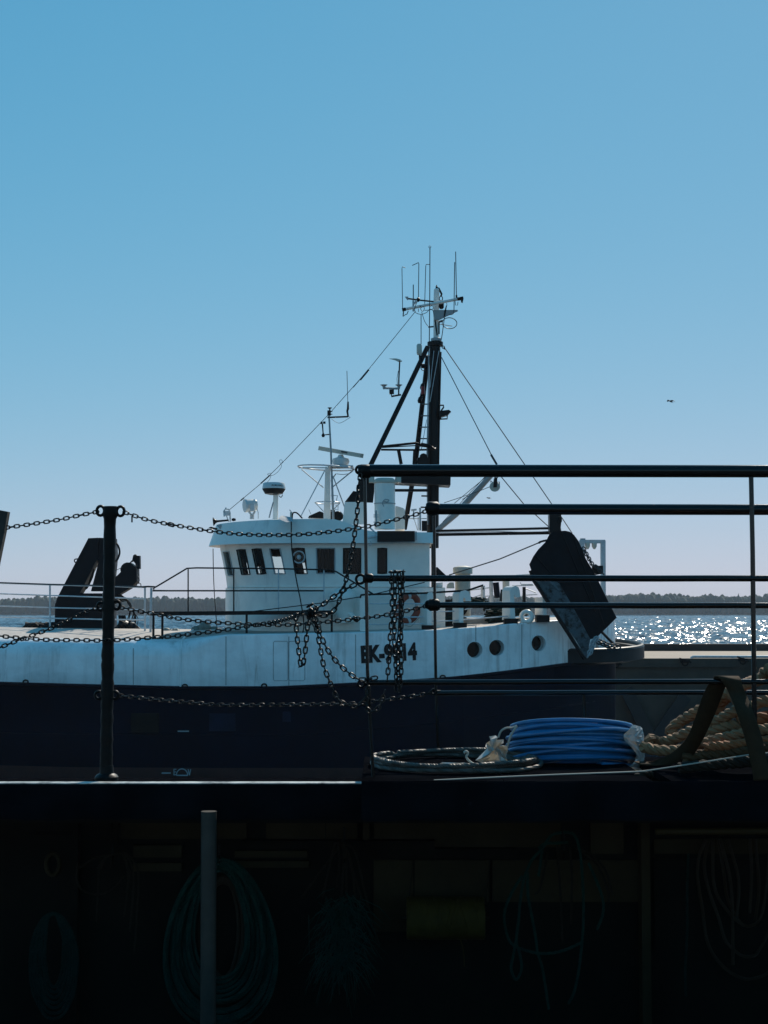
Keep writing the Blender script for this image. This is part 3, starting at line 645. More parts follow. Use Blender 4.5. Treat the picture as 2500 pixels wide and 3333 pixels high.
# ---- walkway edge and rails round the wheelhouse
def pipes(name, runs, r, mt, parent, seg=7):
    m_ = MB()
    for run in runs: m_.tube(run, r, seg)
    return m_.build(name, mt, parent)
YR = 39.55
wk = MB(); wk.bar(A('s', 497, 1997, YR), A('s', 1080, 1993, YR), 0.06, 0.10); wk.bar(A('s', 497, 1998, YR + .45) , A('s', 1080, 1994, YR + .45), 0.85, 0.03)
wko = wk.build('walkway', M['black'], ship)
for s, y in ((500, 2058), (529, 2060), (803, 2062), (1080, 2056)):
    p = A('s', s, 2000, YR); MB().bar(Vector((p.x, YR, 3.7)), p, 0.055, 0.055, (0, 1, 0)).build('walkway_leg', M['black'], wko)
rr_ = pipes('walkway_rail', [[A('s', 505, 1912, YR), A('s', 609, 1850, YR), A('s', 640, 1848.5, YR), A('s', 900, 1851, YR), A('s', 1077, 1855, YR), A('s', 1095, 1861, YR), A('s', 1215, 1934, YR + .2)],
    [A('s', 497, 1923, YR), A('s', 1054, 1923, YR)]], 0.021, M['black'], ship)
for u in (148, 500, 845, 1195):
    pipes('stanchion', [[A('4', u, 480, YR), A('4', u, 825, YR)]], 0.018, M['rail'] if u in (845, 1195) else M['black'], rr_)
# foredeck rail, receding towards the bow
def YF(u): return lerp(43.2, 41.3, u / 1310)
fr = MB()
for row in (((-900, 745), (0, 770), (450, 785), (920, 795), (1310, 808)), ((-900, 840), (0, 865), (450, 880), (1310, 910)), ((-900, 955), (0, 975), (450, 990), (920, 1000), (1310, 1010)), ((-900, 1055), (0, 1072), (450, 1085), (920, 1095), (1310, 1100))):
    fr.tube([A('3', u, v, YF(u)) for u, v in row], 0.019, 7)
fro = fr.build('foredeck_rail', M['rail'], ship)
MB().tube([A('3', u, v, YF(u)) + Vector((0, 0, .004)) for u, v in ((-900, 742), (0, 767), (450, 782), (920, 792), (1310, 805))], .022, 7).build('top_rail', M['black'], fro)
for u, v0, v1 in ((450, 785, 1172), (1305, 803, 1218), (-300, 765, 1160), (980, 797, 1200)):
    MB().cyl(A('3', u, v0, YF(u)), A('3', u, v1, YF(u)), 0.026, seg=8).build('stanchion', M['rail'], fro)
MB().cyl(A('3', 1362, 812, 41.0), A('3', 1355, 1215, 41.0), 0.032, seg=8).build('stanchion', M['rail'], fro)
MB().tube([A('3', 1285, 803, 41.2), A('3', 1330, 800, 41.1), A('3', 1395, 803, 41.0), A('3', 1380, 825, 41.0)], 0.025, 7).build('rail_end', M['black'], fro)
MB().tube([A('3', 1380, 833, 41.0), A('3', 1700, 838, 41.0)], 0.014, 6).build('rail_wire', M['wire'], fro)

# ---- knuckle-boom crane on the foredeck
YK = 43.7
cr = thing_part = MB()
base = AA('3', [(478, 1200), (492, 1130), (496, 955), (520, 920), (560, 860), (1000, 860), (1010, 1200)], YK - 0.35)
cr.prism(base, (0, 0.8, 0)); cro = cr.build('crane', M['bluebk'], ship, smooth=False)
MB().prism(AA('3', [(500, 960), (515, 900), (795, 364), (880, 360), (880, 545), (848, 600), (745, 812), (620, 1010)], YK - 0.28), (0, 0.6, 0)).build('crane_jib', M['bluebk'], cro, smooth=False)
MB().prism(AA('3', [(818, 842), (884, 592), (862, 372), (890, 360), (1030, 366), (1034, 420), (1040, 520), (1010, 842)], YK - 0.2), (0, 0.45, 0)).build('crane_arm', M['bluebk'], cro, smooth=False)
MB().prism(AA('3', [(960, 760), (1040, 715), (1100, 655), (1180, 590), (1230, 640), (1232, 750), (1190, 800), (1030, 895), (960, 930)], YK - 0.3), (0, 0.5, 0)).build('crane_boom', M['bluebk'], cro, smooth=False)
MB().lathe([(0.21, -.2), (.21, .2)], A('3', 1160, 650, YK), (0, 1, 0), 18).build('crane_sheave', M['black'], cro)
MB().prism(AA('3', [(1198, 520), (1215, 508), (1232, 522), (1258, 522), (1260, 640), (1228, 640), (1222, 600), (1200, 570), (1165, 585), (1190, 560)], YK - 0.1), (0, 0.2, 0)).build('crane_tip', M['bluebk'], cro, smooth=False)
MB().tube(catmull(AA('3', [(1030, 400), (1062, 430), (1077, 490), (1060, 550), (1030, 580)], YK - .3), 5), 0.028, 6).build('hose', M['black_r'], cro)
MB().tube(catmull(AA('3', [(705, 550), (675, 555), (672, 575), (690, 588)], YK - .3), 5), 0.018, 6).build('hose', M['black_r'], cro)
for k in range(7):
    o_ = rnd.uniform(-12, 12)
    MB().tube(catmull(AA('3', [(1010 + o_, 890 + 12 * k), (1080 + 12 * k, 870 + 10 * k), (1150 + 8 * k, 940 + 14 * k), (1170 + 12 * k - o_, 1010 + 12 * k), (1130 + 18 * k, 1140)], YK - .35 + .06 * k), 6), 0.013 + 0.004 * (k % 3), 5).build('hose', M['black_r'], cro)
for k in range(4):
    MB().tube(catmull(AA('3', [(845, 640 + 10 * k), (815 + 6 * k, 720), (790, 790 + 6 * k), (768, 800 + 8 * k)], YK - .1), 5), 0.012, 5).build('hose', M['black_r'], cro)
m_ = MB(); m_.bar(A('3', 1030, 660, YK - .3), A('3', 1105, 625, YK - .3), .015, .015); m_.build('crane_stay', M['wire'], cro)
hk = MB()
for k in range(8): hk.ring(A('3', 1228 + 3 * k, 610 + 22 * k, YK - .12), 0.033, 0.010, (1, 0.2, 0) if k % 2 else (0.2, 1, 0), 10, 5, sz=1.4)
hk.ring(A('3', 1250, 788, YK - .12), 0.06, 0.013, (0, 1, 0), 14, 5, sz=1.1); hk.build('hook_chain', M['wire'], cro)
# winch, hawser piles and floats on the foredeck
pl = MB()
for k in range(16):
    u = 235 + k * 16 + rnd.uniform(-6, 6); pl.tube(catmull(AA('3', [(u - 40, 1188), (u - 10, 1160 - k * 1.2 + rnd.uniform(-8, 8)), (u + 40, 1150 + rnd.uniform(-10, 10)), (u + 80, 1185)], 43.4 + rnd.uniform(-.3, .3)), 5), 0.05, 6)
for k in range(3): pl.lathe([(.001, -.25), (.16, -.22), (.13, -.1), (.13, .1), (.16, .22), (.001, .25)], A('3', 300 + 90 * k, 1165, 43.5), (1, .2, 0), 12)
pl.build('rope_pile', M['black_r'], None, 'dark heap of mooring rope on the foredeck left of the crane', 'rope')
pl = MB()
for k in range(15):
    u = 1050 + k * 13; v = 1195 - 50 * math.sin(k / 14 * math.pi) + rnd.uniform(-12, 12)
    pl.lathe([(.001, -.12), (.1, -.08), (.12, 0), (.09, .09), (.001, .13)], A('3', u, v, 43 + rnd.uniform(-.2, .3)), (rnd.uniform(-1, 1), rnd.uniform(-1, 1), .5), 8)
for k in range(3): pl.bar(A('3', 1075 + 22 * k, 1060, 43.1), A('3', 1090 + 30 * k, 1200, 43.0), .05, .05)
pl.build('deck_winch', M['black'], ship)
for c, u, v, r, lab in (('3', 1500, 1208, .12, 'leftmost grey-green net float, by the walkway leg on the foredeck'), ('3', 1570, 1213, .11, 'second grey-green net float from the left on the foredeck'),
        ('4', 60, 965, .10, 'smallest grey-green net float, low behind the crossing chains'), ('4', 205, 952, .13, 'grey-green net float just left of the largest one'),
        ('4', 275, 935, .18, 'largest grey-green net float, nearest the wheelhouse front'), ('4', 345, 952, .12, 'rightmost grey-green net float, touching the power cable foot')):
    p = A(c, u, v, 41.6)
    MB().lathe([(.001, -r), (.6 * r, -.8 * r), (r, -.1 * r), (.92 * r, .4 * r), (.5 * r, .86 * r), (.12 * r, r), (.1 * r, 1.15 * r), (.001, 1.2 * r)], p, (rnd.uniform(-1, 1), rnd.uniform(-1, 1), rnd.uniform(.2, 1)), 14).build(
        'net_float', M['float'], None, lab, 'float', 'net floats on the foredeck', origin=p)

# ---- main mast with tripod
YM = 42.6
mm = MB(); mm.tube([A('1', 735, 935, YM), A('1', 733, 1300, YM), A('1', 722, 1900, YM), A('5', 615, 300, YM), A('5', 612, 720, YM)], [0.15, 0.155, 0.162, 0.165, 0.17], 18)
mast = mm.build('mast', M['black'], ship)
MB().lathe([(0.19, -0.07), (0.22, -0.06), (0.22, 0.05), (0.19, 0.06)], A('1', 737, 938, YM), seg=18).build('mast_cap', M['black'], mast)
MB().lathe([(0.15, -0.05), (0.15, 0.02), (0.10, 0.04)], A('1', 746, 897, YM), seg=16).build('mast_flange', M['grey'], mast)
MB().tube([A('1', 746, 900, YM), A('1', 746, 600, YM), A('1', 750, 450, YM), A('1', 750, 440, YM)], [0.078, 0.08, 0.078, 0.05], 14).build('topmast', M['house'], mast)
m_ = MB(); m_.lathe([(0.03, 0), (.03, .06), (.015, .07), (.015, .1)], A('1', 750, 440, YM), seg=8); m_.bar(A('1', 745, 430, YM), A('1', 775, 436, YM), .03, .02); m_.build('masthead_lamp', M['black'], mast)
YA = 42.3
MB().tube([A('1', 470, 625, YA), A('1', 730, 575, YA), A('1', 960, 530, YA)], 0.042, 10).build('crossarm', M['house'], mast)
m_ = MB(); m_.tube([A('1', 440, 632, YA), A('1', 472, 625, YA)], .05, 8); m_.tube(AA('1', [(452, 640), (447, 672), (452, 690), (462, 680), (485, 668), (495, 640)], YA), .012, 5); m_.bar(A('1', 452, 650, YA), A('1', 448, 690, YA), .05, .03); m_.build('crossarm_end', M['black'], mast)
m_ = MB(); m_.tube([A('1', 935, 535, YA), A('1', 985, 528, YA)], .048, 8); m_.prism(AA('1', [(960, 515), (988, 510), (993, 530), (985, 565), (972, 560), (968, 540)], YA - .05), (0, .1, 0)); m_.tube(AA('1', [(915, 545), (920, 590), (938, 590), (942, 560)], YA), .01, 5); m_.build('crossarm_end', M['black'], mast)
MB().tube([A('1', 490, 530, YM + .3), A('1', 600, 545, YM + .2), A('1', 725, 558, YM)], 0.024, 7).build('crossarm', M['black'], mast)
m_ = MB(); m_.prism(AA('1', [(465, 512), (495, 512), (495, 540), (485, 540)], YM + .25), (0, .06, 0)); m_.build('arm_tip', M['grey'], mast)
def ant(pts, r, Y, mt='wire', nm='antenna'): return MB().tube(AA('1', pts, Y), r, 6).build(nm, M[mt], mast)
ant([(469, 253), (440, 244), (438, 262), (444, 635)], .010, YA)
ant([(540, 405), (540, 540)], .014, YA); ant([(540, 545), (540, 590), (541, 645)], .028, YA, 'rail')
MB().tube(AA('1', [(535, 575), (552, 575), (566, 552)], YA), .03, 6).build('antenna_bracket', M['rail'], mast)
ant([(530, 232), (588, 206), (590, 215), (586, 540)], .011, YA - .1); m_ = MB(); m_.lathe([(.02, -.06), (.05, -.02), (.05, .03), (.02, .06)], A('1', 585, 540, YA - .1), seg=8); m_.build('antenna_base', M['black'], mast)
ant([(692, 223), (655, 223), (652, 240), (642, 600)], .010, YA)
ant([(690, 70), (688, 500), (684, 915)], .013, YA - .15); MB().ring(A('1', 689, 66, YA - .15), .03, .008, (0, 1, 0), 10, 5).build('antenna_tip', M['wire'], mast)
ant([(912, 203), (906, 640)], .012, YA); ant([(921, 108), (926, 400), (928, 520)], .012, YA); ant([(928, 500), (930, 545)], .026, YA, 'black')
ant([(610, 672), (610, 945)], .011, YA - .1)
for pts in ([(576, 555), (555, 610), (560, 655), (610, 672), (660, 655), (690, 625), (720, 640)], [(600, 590), (606, 625), (625, 645), (640, 620), (628, 600), (612, 615)], [(690, 600), (712, 595), (718, 620), (690, 632), (640, 636)], [(840, 570), (842, 590), (838, 600)], [(905, 640), (900, 665), (880, 675), (860, 674)], [(585, 620), (586, 650)], [(615, 650), (640, 730), (665, 770), (685, 785)]):
    MB().tube(catmull(AA('1', pts, YA - .05), 5), .009, 5).build('aerial_cable', M['wire'], mast)
MB().prism(AA('1', [(722, 632), (938, 632), (942, 641), (770, 722), (728, 720)], YM - .18), (0, .06, 0)).build('bracket_plate', M['grey'], mast)
m_ = MB()
lp = [A('1', 866 + 66 * math.cos(a), 752 + 28 * math.sin(a) + 6 * math.cos(a), YM) + Vector((0, .35 * math.sin(a), 0)) for a in np.linspace(0, 2 * math.pi, 25)[:-1]]
m_.tube(lp, .012, 5, closed=True); m_.tube([A('1', 770, 740, YM), A('1', 805, 730, YM)], .03, 6); m_.tube([A('1', 775, 760, YM), A('1', 890, 778, YM)], .01, 5); m_.build('loop_antenna', M['wire'], mast)
m_ = MB(); m_.tube([A('1', 675, 787, YM), A('1', 725, 782, YM)], .022, 6); m_.tube(AA('1', [(772, 740), (772, 850)], YM - .12), .02, 6); m_.tube(AA('1', [(722, 640), (735, 720), (755, 860)], YM - .1), .02, 6); m_.build('mast_bracket', M['black'], mast)
m_ = MB(); m_.tube(AA('1', [(770, 440), (795, 490), (788, 510)], YM), .028, 6); m_.ring(A('1', 789, 530, YM), .045, .014, (0, 1, 0), 12, 5, sz=1.5); m_.lathe([(.04, -.1), (.07, -.06), (.07, .06), (.03, .1)], A('1', 793, 592, YM), seg=10); m_.build('halyard_block', M['black'], mast)
m_ = MB(); m_.prism(AA('1', [(835, 590), (842, 600), (825, 690), (812, 700), (820, 640)], YM - .2), (0, .03, 0)); m_.tube(AA('1', [(820, 700), (800, 850), (790, 905)], YM - .2), .012, 5); m_.build('furled_flag', M['black'], mast)
# tripod legs, ladder, lookout platform
MB().tube([A('1', 668, 965, 42.4), A('1', 400, 1525, 41.9), A('1', 165, 2010, 41.5), A('5', 38, 270, 41.4)], 0.068, 10).build('tripod_leg', M['black'], mast)
MB().tube([A('1', 672, 1040, 42.8), A('1', 612, 1560, 43.3), A('1', 560, 2010, 43.7), A('5', 395, 575, 44.2)], 0.07, 10).build('tripod_leg', M['black'], mast)
for v in (1050, 1480, 1585, 1687, 1790, 1890): MB().tube([A('1', lerp(668, 585, (v - 1000) / 1000) - 10, v, 42.9), A('1', 690, v, 42.5)], .018, 6).build('ladder_rung', M['black'], mast)
for u in (672, 688): MB().tube([A('1', u + 8, 960, 42.42), A('1', u, 1500, 42.4), A('1', u - 10, 2010, 42.38), A('5', 580 + (u - 680) * .6, 540, 42.36)], .017, 6).build('mast_cable', M['grey'] if u == 672 else M['black'], mast)
MB().tube([A('1', 788, 1010, 42.5), A('1', 776, 1500, 42.5), A('1', 768, 2010, 42.5), A('5', 645, 560, 42.5)], .022, 6).build('halyard', M['black'], mast)
for a_, b_ in (((725, 1000), (690, 1330)), ((770, 1000), (690, 1460)), ((660, 1620), (610, 1900))): MB().tube([A('1', *a_, 42.38), A('1', *b_, 42.36)], .010, 5).build('halyard', M['rail'], mast)
m_ = MB(); m_.tube(AA('1', [(250, 1862), (560, 1830), (740, 1885)], 42.1), .035, 7); m_.tube(AA('1', [(250, 1890), (560, 1893)], 42.0), .028, 7); m_.tube(AA('1', [(560, 1893), (735, 1888)], 42.9), .028, 7)
m_.prism([A('1', 250, 1875, 41.6), A('1', 560, 1858, 41.7), A('1', 735, 1880, 42.6), A('1', 560, 1858, 43.5), A('1', 270, 1875, 42.4)], (0, 0, .03)); m_.tube(AA('1', [(405, 1885), (430, 2020)], 42.0), .05, 7); m_.tube(AA('1', [(548, 1890), (540, 2020)], 42.1), .03, 7)
m_.tube(AA('1', [(610, 1835), (690, 1850), (730, 1885)], 41.9), .03, 6); m_.build('lookout_platform', M['black'], mast)
m_ = MB(); m_.prism(AA('5', [(325, 172), (752, 172), (750, 236), (322, 215)], 42.0), (0, .9, 0)); m_.bar(A('5', 318, 275, 42.0), A('5', 575, 275, 42.0), .05, .075); m_.build('lamp_platform', M['black'], mast, smooth=False)
m_ = MB(); m_.lathe([(.06, -.14), (.075, -.1), (.075, .12), (.05, .16)], A('1', 594, 990, 42.2), seg=12); m_.build('stern_lamp', M['cream'], mast)
m_ = MB(); m_.tube(AA('1', [(597, 1040), (600, 1105)], 42.2), .03, 7); m_.tube(AA('1', [(600, 1120), (650, 1130), (660, 1085)], 42.2), .03, 6); m_.lathe([(.05, -.07), (.07, 0), (.03, .08)], A('1', 632, 1137, 42.2), (1, 0, 0), 8); m_.tube(catmull(AA('1', [(605, 1150), (620, 1175), (650, 1178), (665, 1160)], 42.2), 4), .012, 5); m_.build('lamp_bracket', M['black'], mast)
m_ = MB()
for u, v in ((622, 1320), (600, 1440), (630, 1380)): m_.lathe([(.03, -.1), (.06, -.05), (.06, .05), (.03, .1)], A('1', u, v, 42.7), (.3, .2, 1), 8)
m_.tube(AA('1', [(640, 1275), (625, 1320), (600, 1440)], 42.7), .025, 6); m_.build('signal_lamp', M['black'], mast)
MB().lathe([(.05, -.11), (.055, 0), (.05, .11)], A('1', 626, 1355, 42.62), seg=8).build('red_lamp', mat('red_lamp_glass', (.35, .02, .02), .3), mast)
m_ = MB(); m_.prism(AA('1', [(775, 1540), (860, 1530), (880, 1545), (850, 1575), (800, 1590), (770, 1580)], 42.3), (0, .3, 0)); m_.tube(AA('1', [(772, 1490), (812, 1490), (812, 1510), (790, 1540)], 42.4), .022, 6); m_.tube(AA('1', [(845, 1580), (845, 1612), (775, 1615)], 42.4), .02, 6); m_.lathe([(.03, -.05), (.03, .05)], A('1', 783, 1605, 42.4), seg=8); m_.build('floodlight', M['black'], mast)
m_ = MB(); m_.lathe([(.10, -.08), (.12, 0), (.10, .1)], A('1', 632, 1960, 42.3), (0, 1, 0), 12); m_.box(A('1', 625, 1995, 42.3), (.3, .2, .2)); m_.tube(AA('1', [(590, 1985), (560, 2010)], 42.3), .03, 6); m_.build('floodlight', M['black'], mast)
# weather vane arm on the forward leg
m_ = MB(); m_.tube(AA('1', [(430, 1395), (345, 1410), (340, 1375)], 41.95), .026, 6); m_.tube(AA('1', [(408, 1400), (410, 1250), (418, 1090)], 41.95), .02, 6); m_.tube(AA('1', [(405, 1180), (393, 1250), (398, 1320)], 41.95), .007, 4); m_.box(A('1', 345, 1370, 41.95), (.13, .1, .12)); m_.build('instrument_arm', M['black'], mast)
m_ = MB(); m_.tube(AA('1', [(270, 1335), (400, 1340)], 41.95), .03, 6)
for u in (276, 410): m_.lathe([(.10, .05), (.10, .06), (.04, .01), (.03, -.06), (.001, -.07)][::-1], A('1', u, 1325, 41.95), seg=12)
m_.build('gps_antenna', M['grey'], mast)
m_ = MB(); m_.prism(AA('1', [(322, 1070), (385, 1068), (425, 1078), (428, 1098), (405, 1098), (380, 1085)], 41.95), (0, .04, 0)); m_.tube(AA('1', [(415, 1095), (438, 1092)], 41.95), .02, 5); m_.build('wind_vane', M['cream'], mast)

# ---- stays and running rigging (parts of the ship)
def wire(pts, r=.011, nm='stay', mt='wire', smooth=False):
    pts = catmull(pts, 6) if smooth else pts
    return MB().tube(pts, r, 5).build(nm, M[mt], ship)
wire([A('2', 268, 1408, 42.4), A('2', 560, 1165, 42.3), A('2', 735, 995, 42.3), A('2', 960, 760, 42.3), A('2', 1170, 540, 42.3), A('2', 1450, 225, 42.3), A('1', 0, 1330, 42.3), A('1', 140, 1165, 42.3), A('1', 560, 645, YA)], .009, 'aerial_wire')
wire([A('2', 1445, 240, 42.28), A('2', 1522, 148, 42.28)], .028, 'aerial_insulator')
wire([A('2', 550, 1172, 42.28), A('2', 630, 1100, 42.28)], .02, 'aerial_insulator'); wire([A('2', 370, 1325, 42.35), A('2', 400, 1300, 42.35)], .02, 'aerial_insulator')
wire(AA('2', [(735, 990), (745, 975), (735, 958), (718, 965), (725, 990), (735, 1020), (700, 1070), (650, 1100), (610, 1090), (640, 1080), (632, 1130), (600, 1165), (568, 1172)], 42.26), .006, 'aerial_tail', smooth=True)
wire([A('1', 812, 965, 42.5), A('1', 830, 985, 42.5), A('1', 1382, 1790, 41.4), A('5', 1530, 380, 40.8), A('5', 1605, 480, 40.6), A('6', 415, 500, 40.2)], .014)
wire([A('1', 795, 1060, 42.5), A('1', 1245, 1940, 41.0)], .013); wire([A('1', 1240, 1935, 41.0), A('1', 1290, 2020, 40.9), A('5', 1105, 90, 40.85)], .03)
wire([A('5', 1110, 90, 40.85), A('5', 1145, 175, 40.8), A('5', 1315, 380, 40.4), A('5', 1510, 558, 40.0)], .014)
m_ = MB()
for k in range(3): m_.ring(A('1', 800 + 10 * k, 960 + 8 * k, 42.5), .035, .012, (.4, 1, 0) if k % 2 else (1, .2, 0), 10, 5)
m_.build('shackle', M['black'], ship)
# derrick boom and its falls
MB().tube([A('5', 640, 590, 42.2), A('5', 790, 460, 41.9), A('5', 1090, 130, 41.2)], [.07, .085, .07], 12).build('derrick_boom', M['grey'], ship)
for pts in (((1020, 175), (780, 375)), ((1085, 235), (960, 285), (700, 372)), ((900, 312), (840, 345)), ((1045, 140), (690, 520))):
    wire([A('5', u, v, 41.3) for u, v in pts], .009, 'derrick_fall')
wire([A('5', 640, 588, 42.1), A('5', 1515, 568, 39.9)], .035, 'gallows_tie', 'black'); wire([A('5', 640, 618, 42.0), A('5', 1515, 604, 39.9)], .045, 'gallows_tie', 'black')
wire([A('5', 640, 600, 42.05), A('5', 1100, 592, 41), A('5', 1400, 600, 40.2), A('5', 1515, 590, 39.9)], .012, 'gallows_wire', 'rail')
wire([A('5', 740, 928, 41.5), A('5', 1130, 805, 40.8), A('5', 1430, 680, 40.0), A('5', 1495, 660, 39.8)], .017, 'warp')
m_ = MB(); m_.rope(AA('5', [(1430, 682), (1450, 670), (1495, 660)], 39.85), .03); m_.build('warp_splice', M['wire'], ship)
wire([A('4', 600, 812, 39.45), A('4', 1190, 740, 39.5), A('5', 100, 1090, 39.8), A('5', 550, 985, 40.2)], .013, 'lanyard', 'black')
wire([A('4', 943, 110, 40.0), A('4', 946, 300, 40.0), A('4', 975, 520, 39.7), A('4', 1020, 750, 39.45), A('4', 1040, 900, 39.4), A('4', 1032, 975, 39.4)], .017, 'power_cable', 'black_r', True)
wire([A('4', 340, 322, 41.6), A('4', 343, 500, 41.5), A('4', 352, 700, 41.4), A('4', 372, 945, 41.3)], .012, 'power_cable', 'black_r', True)
# hanging block
bk = MB(); c = A('5', 1092, 246, 40.85); bk.lathe([(.06, -.06), (.135, -.05), (.12, 0), (.135, .05), (.06, .06)], c, (.25, 1, .1), 20)
bko = thing('pulley_block', c, 'round cream pulley block hanging from the derrick boom', 'pulley')
bk.build('sheave', M['cream'], bko)
m_ = MB(); m_.prism(AA('5', [(1088, 180), (1112, 180), (1108, 250), (1080, 252)], 40.74), (0, .22, 0)); m_.tube(AA('5', [(1058, 215), (1060, 200), (1075, 215)], 40.85), .012, 5); m_.tube(AA('5', [(1110, 212), (1128, 210), (1126, 240)], 40.85), .012, 5); m_.ring(A('5', 1102, 165, 40.85), .05, .016, (0, 1, 0), 12, 5); m_.build('cheek_plate', M['black'], bko)

# ---- radar mast and roof gear
YG = 42.0
m_ = MB(); m_.prism([A('2', 1115, 1500, YG - .08), A('2', 1178, 1500, YG - .08), A('2', 1172, 1020, YG - .08), A('2', 1130, 1020, YG - .08)], (0, .17, 0)); rmo = m_.build('radar_mast', M['house'], ship)
cc = A('2', 1137, 1030, YG)
MB().ring(cc, .77, .022, (0.05, 0, 1), 36, 6).build('platform_ring', M['rail'], rmo)
m_ = MB(); m_.bar(cc + Vector((-.75, 0, 0)), cc + Vector((.77, 0, 0)), .05, .03); m_.bar(cc + Vector((.1, -.7, 0)), cc + Vector((.1, .7, 0)), .05, .03); m_.prism([cc + Vector((.15, -.45, .01)), cc + Vector((.75, -.3, .01)), cc + Vector((.75, .3, .01)), cc + Vector((.15, .45, .01))], (0, 0, .03)); m_.build('platform_frame', M['rail'], rmo)
for p0, p1 in (((905, 1478, 41.5), (1128, 1050, 42)), ((918, 1045, 42), (1115, 1210, 42)), ((1385, 1050, 42), (1182, 1215, 42)), ((1200, 1105, 42), (1310, 1400, 41.8)), ((1225, 1085, 42.2), (1180, 1150, 42.1)), ((1310, 1400, 41.8), (1365, 1530, 41.7))):
    MB().tube([A('2', *p0), A('2', *p1)], .017, 6).build('strut', M['rail'], rmo)
wire(AA('2', [(1230, 1085), (1290, 1090), (1350, 1080), (1385, 1055)], 42.1), .009, 'radar_cable', 'wire', True)
m_ = MB(); gb = A('2', 1270, 968, YG); m_.lathe([(.14, -.15), (.20, -.12), (.24, -.02), (.22, .06), (.10, .10), (.06, .17)], gb, seg=18); m_.build('scanner_gearbox', M['plastic'], rmo)
m_ = MB(); m_.bar(A('2', 1083, 855, YG + .35), A('2', 1460, 922, YG - .35), .16, .115); m_.build('radar_scanner', M['cream'], rmo)
m_ = MB(); m_.bar(A('2', 1275, 884, YG - .12), A('2', 1330, 895, YG - .2), .02, .04); m_.build('scanner_plate', M['wire'], rmo)
m_ = MB(); m_.tube([A('2', 1162, 520, 41.7), A('2', 1180, 850, 41.7), A('2', 1203, 1500, 41.7)], [.024, .026, .034], 8); po_ = m_.build('aerial_pole', M['grey'], rmo)
m_ = MB(); m_.lathe([(.02, -.12), (.02, 0), (.06, .02), (.06, .035), (.001, .045)], A('2', 1171, 500, 41.7), seg=12); m_.tube(AA('2', [(1165, 515), (1165, 560)], 41.7), .05, 8); m_.tube([A('2', 1150, 577, 41.7), A('2', 1336, 570, 41.7)], .024, 7); m_.tube(AA('2', [(1336, 572), (1328, 520), (1334, 500), (1335, 435)], 41.7), [.024, .03, .034, .022], 7); m_.tube(AA('2', [(1333, 435), (1325, 158)], 41.7), .009, 5); m_.tube(AA('2', [(1165, 525), (1195, 525)], 41.7), .012, 5); m_.tube(AA('2', [(1165, 548), (1195, 548)], 41.7), .012, 5); m_.build('whip_aerial', M['black'], rmo)
m_ = MB(); m_.tube(AA('2', [(1182, 728), (1112, 735), (1105, 640), (1098, 625)], 41.7), .02, 6); m_.lathe([(.03, -.05), (.05, 0), (.02, .06)], A('2', 1112, 738, 41.7), seg=8); m_.lathe([(.035, -.03), (.035, .03)], A('2', 1122, 624, 41.7), seg=8); m_.lathe([(.03, -.03), (.03, .03)], A('2', 1097, 626, 41.7), seg=8); m_.build('wind_sensor', M['black'], rmo)
wire(AA('2', [(1185, 590), (1220, 615), (1260, 628), (1310, 605), (1340, 585), (1355, 578), (1345, 570)], 41.7), .006, 'aerial_cable', 'wire', True)
c2 = A('2', 1150, 1345, 41.8); m_ = MB(); m_.ring(c2, .34, .016, (0, 0.03, 1), 24, 5); m_.tube([A('2', 1045, 1350, 41.8), A('2', 1115, 1425, 41.8)], .014, 5); m_.tube([A('2', 1260, 1350, 41.8), A('2', 1185, 1425, 41.8)], .014, 5)
m_.tube(AA('2', [(1180, 1280), (1240, 1280), (1225, 1345)], 41.7), .014, 5); m_.tube(AA('2', [(1222, 1370), (1245, 1370), (1245, 1410), (1215, 1400)], 41.7), .014, 5); m_.build('lower_ring', M['rail'], rmo)
# dome radar
m_ = MB(); m_.prism([A('2', 658, 1492, 41.4), A('2', 703, 1492, 41.4), A('2', 706, 1270, 41.4), A('2', 662, 1270, 41.4)], (0, .14, 0)); dro = m_.build('radar_post', M['house'], ship)
c3 = A('2', 668, 1232, 41.47)
MB().lathe([(.29, .02), (.315, .04), (.315, .06), (.295, .17), (.27, .20), (.001, .215)], c3, seg=28).build('radar_dome', M['plastic'], dro)
MB().lathe([(.10, -.13), (.24, -.10), (.30, 0), (.315, .035), (.30, .04)], c3, seg=28).build('dome_base', M['black'], dro)
f0 = A('2', 652, 1218, 41.15); tx = text_part('maker_lettering', 'FURUNO', 0.05, M['letters'], dro, Vector((c3.x - .04, c3.y - .312, c3.z + .085)), Matrix(((1, 0, 0), (0, 0, -1), (0, 1, 0))), bold=.02, sx=1.15)
cxm = c3.x - ORG[tx.name].x; cym = c3.y - ORG[tx.name].y
for vt in tx.data.vertices:
    a = (vt.co.x - cxm) / .306; rr2 = .306 + .004; vt.co.x = cxm + rr2 * math.sin(a); vt.co.y = cym - rr2 * math.cos(a)
wire(AA('2', [(712, 1280), (730, 1296), (742, 1285), (745, 1272)], 41.4), .012, 'radar_cable', 'black_r', True); wire(AA('2', [(662, 1340), (640, 1420), (625, 1480)], 41.4), .02, 'radar_cable', 'grey', True)
